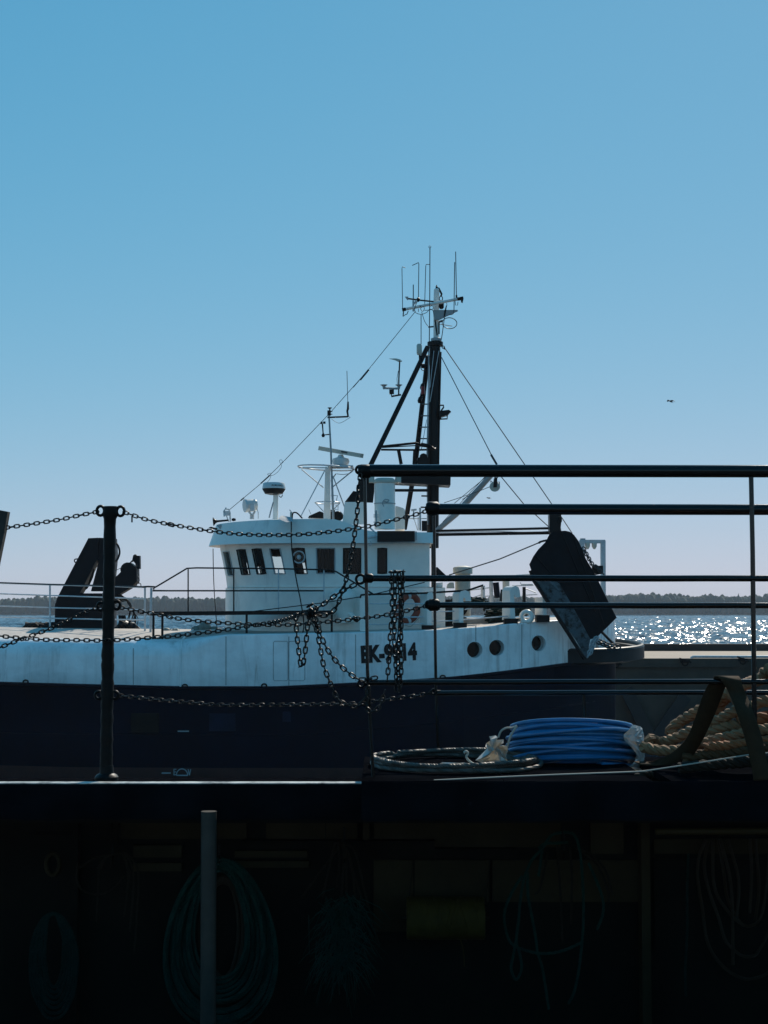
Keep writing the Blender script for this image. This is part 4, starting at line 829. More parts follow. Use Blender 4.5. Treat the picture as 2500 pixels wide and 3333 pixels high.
# searchlight
YS = 41.6; sp = A('2', 410, 1372, YS); sa = (A('2', 510, 1366, YS + .12) - sp); L_ = sa.length
m_ = MB(); m_.lathe([(.175, 0), (.185, .02), (.185, .06), (.172, .07), (.172, L_ - .05), (.15, L_ + .02), (.001, L_ + .03)], sp - sa * .08, sa, 22); slob = m_.build('searchlight', M['plastic'], ship)
MB().lathe([(.001, 0), (.17, 0)], sp - sa * .075, -sa, 22).build('searchlight_lens', M['darkglass'], slob)
m_ = MB(); m_.box(A('2', 475, 1385, YS - .19), (.12, .06, .2)); m_.tube(AA('2', [(440, 1420), (462, 1450), (460, 1492)], YS), .03, 7); m_.tube(AA('2', [(500, 1420), (482, 1450), (480, 1492)], YS), .03, 7); m_.bar(A('2', 455, 1450, YS), A('2', 490, 1450, YS), .1, .05); m_.tube(AA('2', [(515, 1400), (526, 1430), (527, 1488)], YS), .012, 5); m_.build('searchlight_yoke', M['rail'], slob)
# horn and bell frame at the roof edge
hn = MB(); h0 = A('2', 122, 1515, 41.9); hn.lathe([(.115, 0), (.12, .01), (.09, .03), (.05, .07), (.03, .12), (.025, .42)], h0, (A('2', 250, 1503, 41.9) - h0), 18); hno = hn.build('horn', M['black'], ship)
m_ = MB(); m_.lathe([(.03, -.05), (.045, 0), (.03, .06)], A('2', 305, 1497, 41.9), (1, 0, 0), 10); m_.prism(AA('2', [(78, 1570), (100, 1560), (180, 1580), (160, 1592)], 41.8), (0, .2, 0)); m_.build('horn_bracket', M['black'], hno)
m_ = MB(); m_.tube(AA('2', [(222, 1470), (218, 1420), (232, 1402), (262, 1404), (272, 1430), (276, 1515)], 42.0), .022, 6); m_.tube(AA('2', [(235, 1388), (238, 1405)], 42.0), .02, 6); m_.box(A('2', 246, 1440, 42.0), (.13, .05, .13)); m_.tube(AA('2', [(240, 1460), (262, 1515)], 42.0), .016, 5); m_.build('bell_frame', M['rail'], ship)
# floodlights under the brow
MB().prism(AA('2', [(155, 1552), (190, 1545), (290, 1575), (325, 1592), (290, 1605), (240, 1640), (225, 1625)], 41.55), (0, .12, .03)).build('floodlight', M['grey'], ship)
MB().prism([A('2', 706, 1490, 39.85), A('2', 732, 1462, 40.0), A('2', 835, 1480, 40.0), A('2', 838, 1512, 39.85), A('2', 780, 1520, 39.7)], (0, .2, .02)).build('floodlight', M['grey'], ship)
wire(AA('2', [(832, 1500), (835, 1450), (850, 1432), (880, 1440), (925, 1485)], 40.1), .02, 'power_cable', 'black_r', True)
MB().box(A('2', 822, 1460, 40.5), (.05, .05, .18)).build('roof_post', M['cream'], ship)
wire(AA('2', [(808, 1408), (835, 1438)], 40.5), .012, 'roof_stub', 'grey'); wire(AA('2', [(982, 1405), (1002, 1448)], 41.5), .006, 'roof_stub', 'wire')
MB().prism(AA('2', [(975, 1480), (985, 1462), (1080, 1420), (1112, 1432), (1112, 1485)], 42.2), (0, .4, 0)).build('roof_hatch', M['black'], ship)
m_ = MB(); m_.lathe([(.13, -.1), (.145, 0), (.13, .1)], A('2', 1245, 1465, 42.2), (.2, 1, 0), 16); m_.box(A('2', 1195, 1460, 42.2), (.14, .2, .3)); m_.build('loudhailer', M['black'], ship)
# funnel, exhaust, casing
m_ = MB()
def taper(m_, poly0, Y0, poly1, Y1):
    a = AA('2', poly0, Y0); b = AA('2', poly1, Y1); n = len(a); m_.add(a + b, [tuple(range(n)), tuple(range(2 * n - 1, n - 1, -1))] + [((i + 1) % n, i, i + n, (i + 1) % n + n) for i in range(n)])
taper(m_, [(1283, 1540), (1306, 1338), (1490, 1338), (1500, 1540)], 41.2, [(1283, 1540), (1306, 1338), (1490, 1338), (1500, 1540)], 43.4); fu = m_.build('funnel', M['house'], ship, smooth=False)
m_ = MB(); taper(m_, [(1306, 1338), (1382, 1238), (1425, 1245), (1465, 1105), (1572, 1105), (1572, 1240), (1560, 1345)], 41.3, [(1306, 1338), (1382, 1238), (1425, 1245), (1465, 1105), (1572, 1105), (1572, 1240), (1560, 1345)], 43.2); m_.build('funnel_top', M['black'], fu, smooth=False)
e0, e1 = A('5', 243, 575, 41.0), A('5', 243, 205, 41.0)
exo = MB().tube([e0, e1], .275, 24).build('exhaust_trunk', M['house'], ship)
MB().lathe([(.29, 0), (.31, .02), (.31, .08), (.22, .14), (.001, .16)], e1 - Vector((0, 0, .06)), seg=24).build('exhaust_cap', M['cream'], exo)
MB().ring(A('5', 243, 378, 41.0), .285, .012, (0, 0, 1), 24, 5).build('exhaust_band', M['grey'], exo)
m_ = MB(); m_.box(A('5', 350, 185, 41.1), (.13, .3, .22)); m_.box(A('5', 140, 190, 41.1), (.13, .3, .18)); m_.build('exhaust_lug', M['cream'], exo)
wire(AA('5', [(235, 400), (225, 370), (245, 345), (275, 350), (260, 365), (235, 358)], 40.72), .012, 'loose_cable', 'grey', True)
m_ = MB(); m_.tube(AA('5', [(175, 430), (178, 560)], 40.7), .025, 6)
for v in (465, 480, 520): m_.bar(A('5', 155, v, 40.7), A('5', 195, v, 40.7), .03, .02)
m_.build('valve_pipe', M['grey'], ship)
MB().prism(AA('5', [(325, 575), (325, 395), (350, 400), (385, 412), (398, 425), (398, 575)], 42.0), (0, 1.0, 0)).build('engine_casing', M['house'], ship)
MB().prism(AA('5', [(185, 588), (475, 588), (475, 668), (185, 672)], 40.0), (0, .16, 0)).build('loudspeaker_box', M['black'], ship)
MB().prism(AA('5', [(478, 590), (490, 592), (490, 660), (478, 662)], 40.0), (0, .1, 0)).build('speaker_bracket', M['grey'], ship)
m_ = MB(); m_.tube(AA('5', [(110, 640), (160, 632), (182, 625)], 40.05), .04, 7); m_.tube(AA('5', [(125, 560), (180, 610)], 40.05), .02, 6); m_.tube(catmull(AA('5', [(130, 668), (142, 685), (130, 698), (118, 692)], 40.1), 4), .015, 5); m_.build('side_lamp_bracket', M['rail'], ship)
for u, v0, v1, r in ((515, 410, 585, .03), (500, 480, 585, .012), (465, 430, 500, .02)): MB().tube([A('5', u, v0, 42.2), A('5', u, v1, 42.2)], r, 7).build('roof_post', M['rail'], ship)
m_ = MB(); m_.tube(AA('5', [(430, 493), (565, 493)], 42.3), .014, 5); m_.bar(A('5', 447, 428, 42.3), A('5', 488, 424, 42.3), .1, .05); m_.tube(AA('5', [(470, 500), (495, 580)], 42.3), .01, 5); m_.build('roof_rail', M['rail'], ship)
MB().box(A('5', 548, 550, 42.2), (.14, .2, .28)).build('mast_foot_box', M['black'], ship)
for u, v in ((525, 318), (520, 405)): MB().bar(A('5', u, v, 42.3), A('5', 575, v + 1, 42.3), .04, .04).build('mast_step', M['black'], mast)

# ---- aft deck furniture
YD = 39.6
m_ = MB(); m_.prism(AA('5', [(50, 1110), (58, 1075), (90, 1062), (120, 1062), (120, 1095), (112, 1100), (112, 1372), (62, 1372), (50, 1350)], YD), (0, .08, 0)); m_.build('gate_post', M['house'], ship, smooth=False)
pipes('bulwark_rail', [[A('5', 52, 1105, YD), A('5', 60, 1082, YD), A('5', 100, 1078, YD), A('5', 350, 1072, YD), A('5', 540, 1068, YD), A('5', 880, 1047, YD), A('5', 1000, 1008, YD), A('5', 1003, 1040, YD)]], .026, M['black'], ship)
pipes('side_rail', [[A('5', 120, 1150, YD), A('5', 540, 1148, YD)], [A('5', 120, 1255, YD), A('5', 540, 1252, YD)], [A('5', 120, 1310, YD), A('5', 540, 1305, YD)], [A('5', 600, 1213, YD), A('5', 780, 1207, YD)], [A('5', 600, 1286, YD), A('5', 790, 1280, YD), A('5', 860, 1272, YD), A('5', 1190, 1246, YD)], [A('5', 860, 1195, YD), A('5', 920, 1180, YD)], [A('5', 640, 1148, YD), A('5', 780, 1140, YD)]], .016, M['rail'], ship)
def bracket(name, pts, dx, parent=ship, dy=.34):
    poly = AA('5', pts, YD - .05); MB().prism(poly, (dx, dy, 0)).build(name, M['house'], parent, smooth=False)
bracket('bulwark_bracket', [(570, 1325), (570, 1080), (585, 1062), (612, 1060), (618, 1140), (605, 1150), (605, 1325)], -.17)
bracket('bulwark_bracket', [(818, 1308), (818, 1075), (835, 1052), (865, 1045), (890, 1055), (905, 1085), (910, 1130), (868, 1130), (862, 1105), (850, 1105), (850, 1308)], -.16)
bracket('bulwark_bracket', [(1210, 1275), (1210, 1050), (1225, 1022), (1250, 1012), (1275, 1022), (1285, 1050), (1290, 1098), (1250, 1100), (1245, 1075), (1238, 1085), (1250, 1100), (1250, 1275)][:9] + [(1242, 1100), (1250, 1275)], -.18)
bracket('bulwark_bracket', [(1465, 1250), (1465, 1130), (1460, 1100), (1490, 1110), (1492, 1250)], -.18)
for u, v in ((590, 1330), (834, 1310), (1225, 1278), (1470, 1252)):
    MB().box(A('5', u - 12, v + 12, YD + .1), (.34, .44, .18)).build('bracket_foot', M['black'], ship)
fl = MB(); c = A('5', 1338, 1250, YD); fl.ring(c, .135, .062, (.2, 1, 0), 24, 10, sx=1.0, sz=.95); fl.prism(AA('5', [(1290, 1296), (1298, 1262), (1318, 1285), (1358, 1285), (1378, 1260), (1390, 1284)], YD - .06), (0, .14, 0)); fl.build('fairlead', M['house'], ship)
# mushroom vent
vb = A('5', 845, 1245, 42.0); vt_ = A('5', 845, 905, 42.0)
vo = MB().tube([vb, vt_], .21, 22).build('deck_vent', M['cream'], ship)
MB().lathe([(.265, -.05), (.27, .10), (.25, .13), (.10, .17), (.001, .175)], vt_, seg=24).build('vent_cap', M['cream'], vo)
cw = A('4', 1345, 745, 40.1); m_ = MB(); m_.lathe([(.22, -.5), (.23, -.25), (.30, -.05), (.36, .1), (.34, .25), (.22, .38), (.001, .42)], cw, (-.15, 0, 1), 22); m_.tube([A('4', 1400, 815, 39.9), A('4', 1455, 865, 39.8)], .03, 7); m_.tube([A('4', 1385, 820, 39.9), A('4', 1440, 870, 39.8)], .03, 7); m_.build('cowl_vent', M['house'], ship)
# hatch, far rails and poles, net heap
MB().box((2.9, 42.8, 4.12), (3.6, 2.6, .26)).build('fish_hatch', M['deck'], ship, smooth=False)
MB().box((1.75, 41.5, 4.35), (.5, .8, .8)).build('winch_base', M['black'], ship)
m_ = MB(); m_.lathe([(.28, -.5), (.28, -.46), (.12, -.45), (.12, .45), (.28, .46), (.28, .5)], (2.05, 42.3, 4.55), (.1, 1, 0), 18); m_.build('trawl_winch', M['black'], ship)
def pole(u0, v0, u1, v1, Y, r, mt='rail', nm='deck_post'): return MB().tube([A('5', u0, v0, Y), A('5', u1, v1, Y)], r, 8).build(nm, M[mt], ship)
YQ = 45.2
pole(1000, 1010, 1000, 1135, 44.0, .06); pole(1062, 975, 1068, 1250, YQ, .055); pole(1100, 985, 1112, 1105, YQ, .09, 'navy'); pole(1178, 960, 1178, 1250, 44.5, .1, 'cream'); pole(1150, 1040, 1140, 1130, 44.5, .05, 'black'); pole(1318, 1020, 1318, 1140, YQ, .05, 'black')
pipes('far_rail', [[A('5', 880, 1045, 44), A('5', 1003, 1002, 44)], [A('5', 905, 1045, YQ), A('5', 1060, 1025, YQ)], [A('5', 905, 1110, YQ), A('5', 990, 1080, YQ)], [A('5', 1010, 1092, YQ), A('5', 1110, 1088, YQ), A('5', 1160, 1060, YQ)], [A('5', 1290, 985, YQ), A('5', 1295, 1000, YQ), A('5', 1385, 1000, YQ)], [A('5', 1225, 1012, YQ), A('5', 1390, 1008, YQ)], [A('5', 1300, 1085, YQ), A('5', 1420, 1078, YQ)], [A('5', 1310, 1025, YQ), A('5', 1410, 1065, YQ)], [A('5', 920, 1165, YQ), A('5', 1180, 1165, YQ)], [A('5', 1250, 930, YQ), A('5', 1390, 922, YQ)]], .018, M['rail'], ship)
MB().prism(AA('5', [(640, 990), (690, 985), (690, 1060), (700, 1100), (690, 1180), (640, 1180)], 41.2), (0, .8, 0)).build('winch_house', M['house'], ship, smooth=False)
MB().prism(AA('5', [(640, 868), (648, 866), (715, 930), (640, 935)], 41.3), (0, .2, 0)).build('davit_plate', M['black'], ship, smooth=False)
m_ = MB(); m_.prism(AA('5', [(722, 1030), (728, 1000), (745, 985), (775, 985), (780, 1030)], 41.4), (0, .4, 0)); m_.build('winch_guard', M['cream'], ship)
def heap(name, cells, label, n=260, seed=1, mt='green_net', Y=41.5, dY=1.2, r=.022):
    g = random.Random(seed); m_ = MB()
    for k in range(n):
        (u0, u1, v0, v1) = cells[g.randrange(len(cells))]
        u, v = g.uniform(u0, u1), lerp(v0, v1, g.random() ** .7); p = A('5', u, v, Y + g.uniform(-dY / 2, dY / 2))
        q = [p + Vector((g.uniform(-.3, .3), g.uniform(-.3, .3), g.uniform(-.06, .06))) for _ in range(4)]
        m_.tube(catmull(q, 4), r * g.uniform(.6, 1.5), 4)
    return m_.build(name, M[mt], None, label, 'net')
heap('trawl_net', [(1080, 1190, 1175, 1280), (1090, 1170, 1200, 1290), (1250, 1300, 1175, 1230)], 'heap of dark green trawl net on the aft deck beside the third bracket', 260, 1, Y=41.4)
heap('fishing_net', [(725, 790, 1245, 1275), (900, 960, 1110, 1135)], 'small bunch of green netting on deck below the mushroom vent', 70, 2, Y=41.2, dY=.6)
# lifebuoy in its rack
lc = A('5', 425, 1185, YD + .25); lb = thing('lifebuoy', lc, 'faded orange lifebuoy hanging on the side rail abaft the wheelhouse', 'lifebuoy')
lm = MB(); lm.ring(lc, .275, .085, (.55, -1, 0), 36, 12, sx=1.0, sz=1.28 / 1.0 * 1.0); lm.build('ring', M['orange'], lb)
q_ = Vector((0, 0, 1)).rotation_difference(Vector((.55, -1, 0)).normalized())
for a in (35, 125, 215, 305):
    a = R(a); pc = lc + q_ @ Vector((.275 * math.cos(a), .275 * 1.28 * math.sin(a), 0)); tn = q_ @ Vector((-math.sin(a), 1.28 * math.cos(a), 0))
    MB().tube([pc - tn.normalized() * .04, pc + tn.normalized() * .04], .09, 12, cap=False).build('tape_band', M['reflect'], lb)
MB().tube([lc + q_ @ Vector((.40 * math.cos(a) * (1 + .05 * math.cos(8 * a)), .40 * 1.22 * math.sin(a) * (1 + .05 * math.cos(8 * a)), 0)) for a in np.linspace(0, 2 * math.pi, 40)[:-1]], .008, 4, closed=True).build('grab_line', M['cord'], lb)

# ---- gallows and stern gantry
m_ = MB(); m_.prism(AA('6', [(270, 380), (345, 380), (345, 440), (338, 490), (330, 500), (285, 505), (272, 490)], 39.5), (0, .35, 0)); go = m_.build('gallows', M['black'], ship, smooth=False)
MB().tube([A('6', 310, 430, 40.3), Vector((A('6', 420, 1000, 40.6).x, 40.7, 4.2))], .11, 10).build('gallows_leg', M['black'], go)
MB().ring(A('6', 334, 415, 39.45), .05, .018, (0, 1, 0), 12, 5, sz=1.6).build('shackle', M['black'], go)
YT = 43.5
m_ = MB(); m_.bar(A('6', 475, 545, YT), A('6', 475, 900, YT), .15, .15, (0, 1, 0)); m_.bar(A('6', 610, 545, YT), A('6', 612, 1000, YT), .13, .17, (0, 1, 0)); m_.bar(A('6', 462, 552, YT), A('6', 622, 552, YT), .12, .10); gt = m_.build('stern_gantry', M['rail'], ship)
for u in (512, 555): MB().lathe([(.05, .1), (.075, .02), (.07, -.06), (.03, -.13), (.001, -.14)][::-1], A('6', u, 570, YT), seg=10).build('gantry_lamp', M['cream'], gt)
MB().box(A('6', 482, 541, YT), (.14, .1, .08)).build('gantry_box', M['grey'], gt)
MB().bar(A('6', 612, 980, YT), Vector((A('6', 612, 980, YT).x, YT, 3.6)), .17, .13, (0, 1, 0)).build('gantry_foot', M['rail'], gt)
MB().bar(A('6', 602, 1125, 40.2), A('6', 688, 1212, 40.0), .06, .06).build('stern_strut', M['black'], so)

# ---- otter board hanging at the quarter
def YO(u): return 38.9 + (u - 142) / 555 * .75
td = thing('trawl_door', A('6', 500, 1300, 39.1), 'big black steel trawl door hanging tilted at the ship stern', 'trawl door')
fa = [(270, 505), (300, 490), (345, 484), (372, 483), (400, 489), (425, 508), (452, 545), (475, 592), (500, 660), (560, 760), (640, 925), (697, 1035), (632, 1100), (565, 1165), (530, 1172), (465, 1050), (400, 932), (330, 812), (250, 785), (165, 765), (150, 722), (142, 697), (168, 645), (200, 600), (245, 555)]
MB().prism([A('6', u, v, YO(u)) for u, v in fa], (.03, .16, 0)).build('board', M['door'], td, smooth=False)
eb = [(165, 765), (250, 785), (330, 812), (400, 932), (465, 1050), (530, 1172), (508, 1296), (440, 1180), (300, 985), (205, 840)]
MB().prism([A('6', u, v, YO(u) - .012 + (.0 if i in (1, 2, 3, 4, 5) else .22)) for i, (u, v) in enumerate(eb)], (0, .05, 0)).build('worn_edge', M['worn'], td, smooth=False).__setitem__('label', 'scraped rusty lower edge of the trawl door')
MB().tube([A('6', u, v, 39.05 + .0) for u, v in ((150, 735), (172, 800), (205, 850), (300, 995), (400, 1150), (495, 1300))], .05, 6).build('shoe', M['black'], td)
for p0, p1 in (((180, 640), (330, 812)), ((345, 490), (560, 1000)), ((420, 520), (620, 1095))):
    MB().tube([A('6', *p0, YO(p0[0]) - .0), A('6', *p1, YO(p1[0]) - .0)], .02, 6).build('rib', M['door'], td)
def loose_chain(c, pts, Y, n, r, R_, nm, label, sz=1.45, mt='wire'):
    P = resample(AA(c, pts, Y), .01); th = thing(nm, P[0], label, 'chain')
    idx = np.linspace(0, len(P) - 1, n)
    for k, f in enumerate(idx):
        i = int(f); t = Vector(P[min(i + 1, len(P) - 1)]) - Vector(P[max(i - 1, 0)]); t.normalize()
        s_ = t.cross(Vector((0, 1, 0))).normalized() if k % 2 else Vector((0, 1, 0))
        pts_ = []
        b_ = t.cross(s_).normalized()
        for a in np.linspace(0, 2 * math.pi, 11)[:-1]: pts_.append(Vector(P[i]) + t * (R_ * sz * math.cos(a)) + b_ * (R_ * math.sin(a)))
        MB().tube(pts_, r, 5, closed=True).build('link', M[mt], th)
loose_chain('6', [(490, 600), (510, 640), (545, 700), (570, 715), (605, 750)], 39.4, 12, .016, .045, 'backstrop_chain', 'thin dark chain running down the right edge of the trawl door')
loose_chain('6', [(565, 1172), (548, 1195), (535, 1240), (520, 1270)], 39.05, 8, .022, .055, 'pennant_chain', 'short heavy chain hanging from the foot of the trawl door', mt='grey')
loose_chain('6', [(585, 1188), (615, 1200), (650, 1215), (700, 1222)], 39.7, 9, .024, .06, 'stopper_chain', 'heavy chain from the trawl door to the stern guard')
m_ = MB(); m_.box(A('6', 575, 730, 39.6), (.28, .1, .2)); m_.tube(AA('6', [(545, 715), (565, 700), (580, 712), (575, 740)], 39.55), .025, 6); m_.bar(A('6', 562, 760, 39.6), A('6', 605, 752, 39.6), .06, .04); m_.build('backstrop_bracket', M['black'], td)

# gulls
def gull(name, c, u, v, Y, s, label, roll):
    p = A(c, u, v, Y); g = thing(name, p, label, 'bird'); Mx = Matrix.Rotation(roll, 3, 'Y') @ Matrix.Rotation(R(25), 3, 'Z')
    m_ = MB(); m_.lathe([(.001, -.24), (.03, -.2), (.05, -.08), (.065, .04), (.05, .14), (.035, .18), (.035, .22), (.008, .25), (.001, .28)], (0, 0, 0), (-1, 0, 0), 10)
    m_.add([(.2, -.02, 0), (.2, .02, 0), (.36, .07, .01), (.36, -.07, .01), (.2, 0, .02)], [(0, 3, 2, 1), (4, 1, 2), (4, 2, 3), (4, 3, 0)])
    m_.v = [tuple(p + Mx @ (Vector(q) * s)) for q in m_.v]; m_.build('body', M['gull'], g)
    for sg in (-1, 1):
        w = MB(); st = [(0.02, .10, .0, .09), (.22, .16, .10, .09), (.45, .14, .10, .07), (.68, .22, .0, .03)]; rows = []
        for y, xb, z, ch in st: rows.append([Vector((-.10 + (xb - .1) - ch, sg * y, z + .012)), Vector((-.10 + (xb - .1), sg * y, z + .03)), Vector((-.10 + xb + ch, sg * y, z + .005)), Vector((-.10 + (xb - .1), sg * y, z))])
        w.grid([[r_[k] for r_ in rows] for k in (0, 1, 2, 3, 0)]); w.v = [tuple(p + Mx @ (Vector(q) * s)) for q in w.v]; w.build('wing', M['gull'], g)
gull('gull', 's', 2183, 1307, 120, .80, 'dark gull gliding in open sky right of the mast', R(22))
gull('gull', '5', 1045, 336, 200, .85, 'tiny distant gull between the two upper rails below the pulley', R(15))

# ------------------------------------------------------------------ the near boat: deck edge, rails, bulkhead
YN, YFA = 6.54, 7.55
PLZ = 3.78
boat = thing('moored_workboat', (0, 8.2, 0), 'dark foreground workboat seen side on, with railings, chain post and shaded bulkhead', 'boat')
def xs_(src, Y): return (src - 1250) / F * Y
XE = 3.4
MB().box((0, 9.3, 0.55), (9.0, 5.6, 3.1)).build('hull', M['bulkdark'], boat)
pl0, pl1 = xs_(1177, 6.49), xs_(2066, 6.9); pl2 = xs_(2124, 6.9)
for x0, x1, yb in ((pl0, .50, 7.57), (.504, pl1, 7.24), (pl2, XE, 7.57)):
    m_ = MB(); m_.prism([Vector((x0, 6.5, PLZ - .03)), Vector((x1, 6.5, PLZ - .03)), Vector((x1, yb, PLZ - .03)), Vector((x0 + (.0 if x0 > 0 else .0), yb, PLZ - .03))], (0, 0, .03)); m_.build('deck_plate', M['fascia'], boat, smooth=False)
def wavy(x0, x1, Y, zt, zb, th, n, mt, nm):
    g = random.Random(int(Y * 100)); m_ = MB(); rows = [[], [], [], []]
    for k in range(n + 1):
        x = lerp(x0, x1, k / n); j = g.uniform(-.0025, .0025); b_ = g.uniform(-.004, .004)
        rows[0].append(Vector((x, Y + th, zt + j))); rows[1].append(Vector((x, Y + .004, zt + j))); rows[2].append(Vector((x, Y, zt + j - .006))); rows[3].append(Vector((x, Y + g.uniform(-.003, .003), zb + b_)))
    m_.grid(rows + [[Vector((p.x, Y + th, zb)) for p in rows[3]], rows[0]]); return m_.build(nm, mt, boat)
wavy(pl0, XE, 6.485, PLZ - .003, 3.617, .014, 60, M['fascia'], 'deck_edge')
bm = MB(); zt = 3.67
wavy(-4.2, pl0 + .6, 7.35, zt, 3.504, .27, 90, M['fascia'], 'edge_beam')
MB().box((-1.9, 7.388, zt + .004), (3.66, .075, .004)).build('painted_sun_strip', M['sunstrip'], boat)  # added strip, paints the sunlit sliver along the left beam top
MB().box((0, 8.15, 3.49), (9, 1.4, .03)).build('deckhead', M['bulkdark'], boat)
MB().box((1.7, 7.03, PLZ - .09), (3.4, .06, .1)).build('deck_stringer', M['bulkdark'], boat)
# bulkhead with framing
YB = 8.45
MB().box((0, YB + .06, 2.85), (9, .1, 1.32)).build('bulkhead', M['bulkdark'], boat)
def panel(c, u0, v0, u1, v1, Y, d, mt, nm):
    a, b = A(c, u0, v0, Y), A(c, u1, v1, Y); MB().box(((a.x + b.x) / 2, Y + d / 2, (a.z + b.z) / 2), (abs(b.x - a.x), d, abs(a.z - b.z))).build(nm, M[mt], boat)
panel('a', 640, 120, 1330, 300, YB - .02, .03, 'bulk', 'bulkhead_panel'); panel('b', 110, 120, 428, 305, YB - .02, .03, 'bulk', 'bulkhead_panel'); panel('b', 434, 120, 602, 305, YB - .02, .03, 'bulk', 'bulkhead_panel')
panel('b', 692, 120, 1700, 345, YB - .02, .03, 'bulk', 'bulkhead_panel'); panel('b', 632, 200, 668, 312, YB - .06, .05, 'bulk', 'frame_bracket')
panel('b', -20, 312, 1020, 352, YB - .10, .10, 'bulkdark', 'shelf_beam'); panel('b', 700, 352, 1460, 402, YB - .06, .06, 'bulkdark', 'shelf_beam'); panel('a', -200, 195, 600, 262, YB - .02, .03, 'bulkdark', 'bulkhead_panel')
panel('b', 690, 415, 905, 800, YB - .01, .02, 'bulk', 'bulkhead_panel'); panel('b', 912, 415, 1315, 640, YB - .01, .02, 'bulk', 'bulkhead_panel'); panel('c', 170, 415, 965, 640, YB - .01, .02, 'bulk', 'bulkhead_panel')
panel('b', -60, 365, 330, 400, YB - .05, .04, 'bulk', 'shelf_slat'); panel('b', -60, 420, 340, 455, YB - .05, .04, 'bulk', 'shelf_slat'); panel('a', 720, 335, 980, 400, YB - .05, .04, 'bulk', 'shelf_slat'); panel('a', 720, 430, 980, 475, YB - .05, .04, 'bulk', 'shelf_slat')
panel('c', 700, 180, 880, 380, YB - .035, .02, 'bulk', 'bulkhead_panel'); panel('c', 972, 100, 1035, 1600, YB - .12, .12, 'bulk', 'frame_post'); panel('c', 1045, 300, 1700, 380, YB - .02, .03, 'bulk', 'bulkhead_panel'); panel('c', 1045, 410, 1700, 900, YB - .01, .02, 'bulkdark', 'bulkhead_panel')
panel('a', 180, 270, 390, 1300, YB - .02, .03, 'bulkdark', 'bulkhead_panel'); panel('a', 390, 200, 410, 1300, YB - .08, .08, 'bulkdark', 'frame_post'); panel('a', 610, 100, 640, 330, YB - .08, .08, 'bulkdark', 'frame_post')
MB().ring(A('a', 285, 437, YB - .03), .036, .013, (0, 1, 0), 18, 6, sz=1.6).build('deck_eye', M['bulk'], boat)
MB().tube([A('c', 1050, 260, 8.1), A('c', 1900, 256, 8.1)], .018, 10).build('hose_pipe', mat('ochre_pipe', (.06, .045, .016), .5, spec=.25), boat)
MB().tube([A('a', 1128, 150, 7.2), A('a', 1122, 1500, 7.2)], .0365, 18).build('stanchion', M['galv'], boat)
for c, u, v0, v1 in (('b', 532, 240, 440), ('c', 557, 230, 400), ('a', 1185, 330, 420), ('a', 610, 330, 420)):
    m_ = MB(); m_.tube([A(c, u, v0, 8.32), A(c, u, v1, 8.30), A(c, u, v1 + 8, 8.24), A(c, u, v1 - 30, 8.2)], .006, 6); m_.tube([A(c, u, v0, 8.32), A(c, u, v0 + 2, 8.44)], .006, 6); m_.build('rope_hook', M['iron'], boat)
# railings
def rail_set(Y, rows, x0s, x1, posts, ends, rings):
    m_ = MB(); m_.tube([A('s', x0s[0], rows[0][0], Y), A('s', 1850, rows[0][0] + 1, Y), A('s', x1, rows[0][0] + 3, Y)], rows[0][1], 14); ro = m_.build('railing', M['railiron'], boat)
    for (y, r), x0 in zip(rows[1:], x0s[1:]):
        g = random.Random(int(y)); pts = [A('s', lerp(x0, x1, k / 14), y + g.uniform(-.7, .7) + lerp(0, -4 if y > 2200 else 2, k / 14), Y) for k in range(15)]
        MB().tube(pts, r, 10).build('rail', M['railiron'], ro)
    for pts, r in posts: MB().tube([A('s', x, y, Y) for x, y in pts], r, 9).build('post', M['railiron'], ro)
    for x, y, R_, r in rings:
        m_ = MB(); m_.ring(A('s', x, y, Y), R_, r, (0.15, 1, 0), 18, 7); m_.tube([A('s', x + 8, y, Y), A('s', x + 22, y, Y)], r * 1.5, 8); m_.build('ring', M['iron'], ro)
    for x, y, r in ends: MB().lathe([(r * .7, -r), (r, -.6 * r), (r, .6 * r), (r * .7, r)], A('s', x, y, Y), (1, 0, 0), 12).build('collar', M['iron'], ro)
    return ro
near_r = rail_set(YN, [(1532, .027), (1882, .0135), (2221, .0115)], [1185, 1198, 1200], 3400,
    [([(1187, 1545), (1192, 1860), (1196, 2180), (1215, 2530)], .0075), ([(2445, 1550), (2450, 1800), (2455, 2250), (2461, 2530)], .0105), ([(3200, 1550), (3215, 2530)], .0105)],
    [(1188, 1534, .03), (1200, 1882, .02)], [(1171, 1529, .0165, .006), (1173, 1885, .0185, .006), (1176, 2226, .014, .005)])
far_r = rail_set(YFA, [(1657, .027), (1970, .0145), (2256, .0125)], [1405, 1412, 1424], 3400,
    [([(1413, 1660), (1415, 1960), (1419, 2250), (1428, 2465)], .0075), ([(2600, 1660), (2610, 2470)], .011), ([(1900, 2250), (1905, 2440)], .008)],
    [(1409, 1655, .034), (1412, 1969, .03)], [(1396, 1655, .014, .007), (1397, 1968, .016, .008), (1412, 2252, .012, .006)])
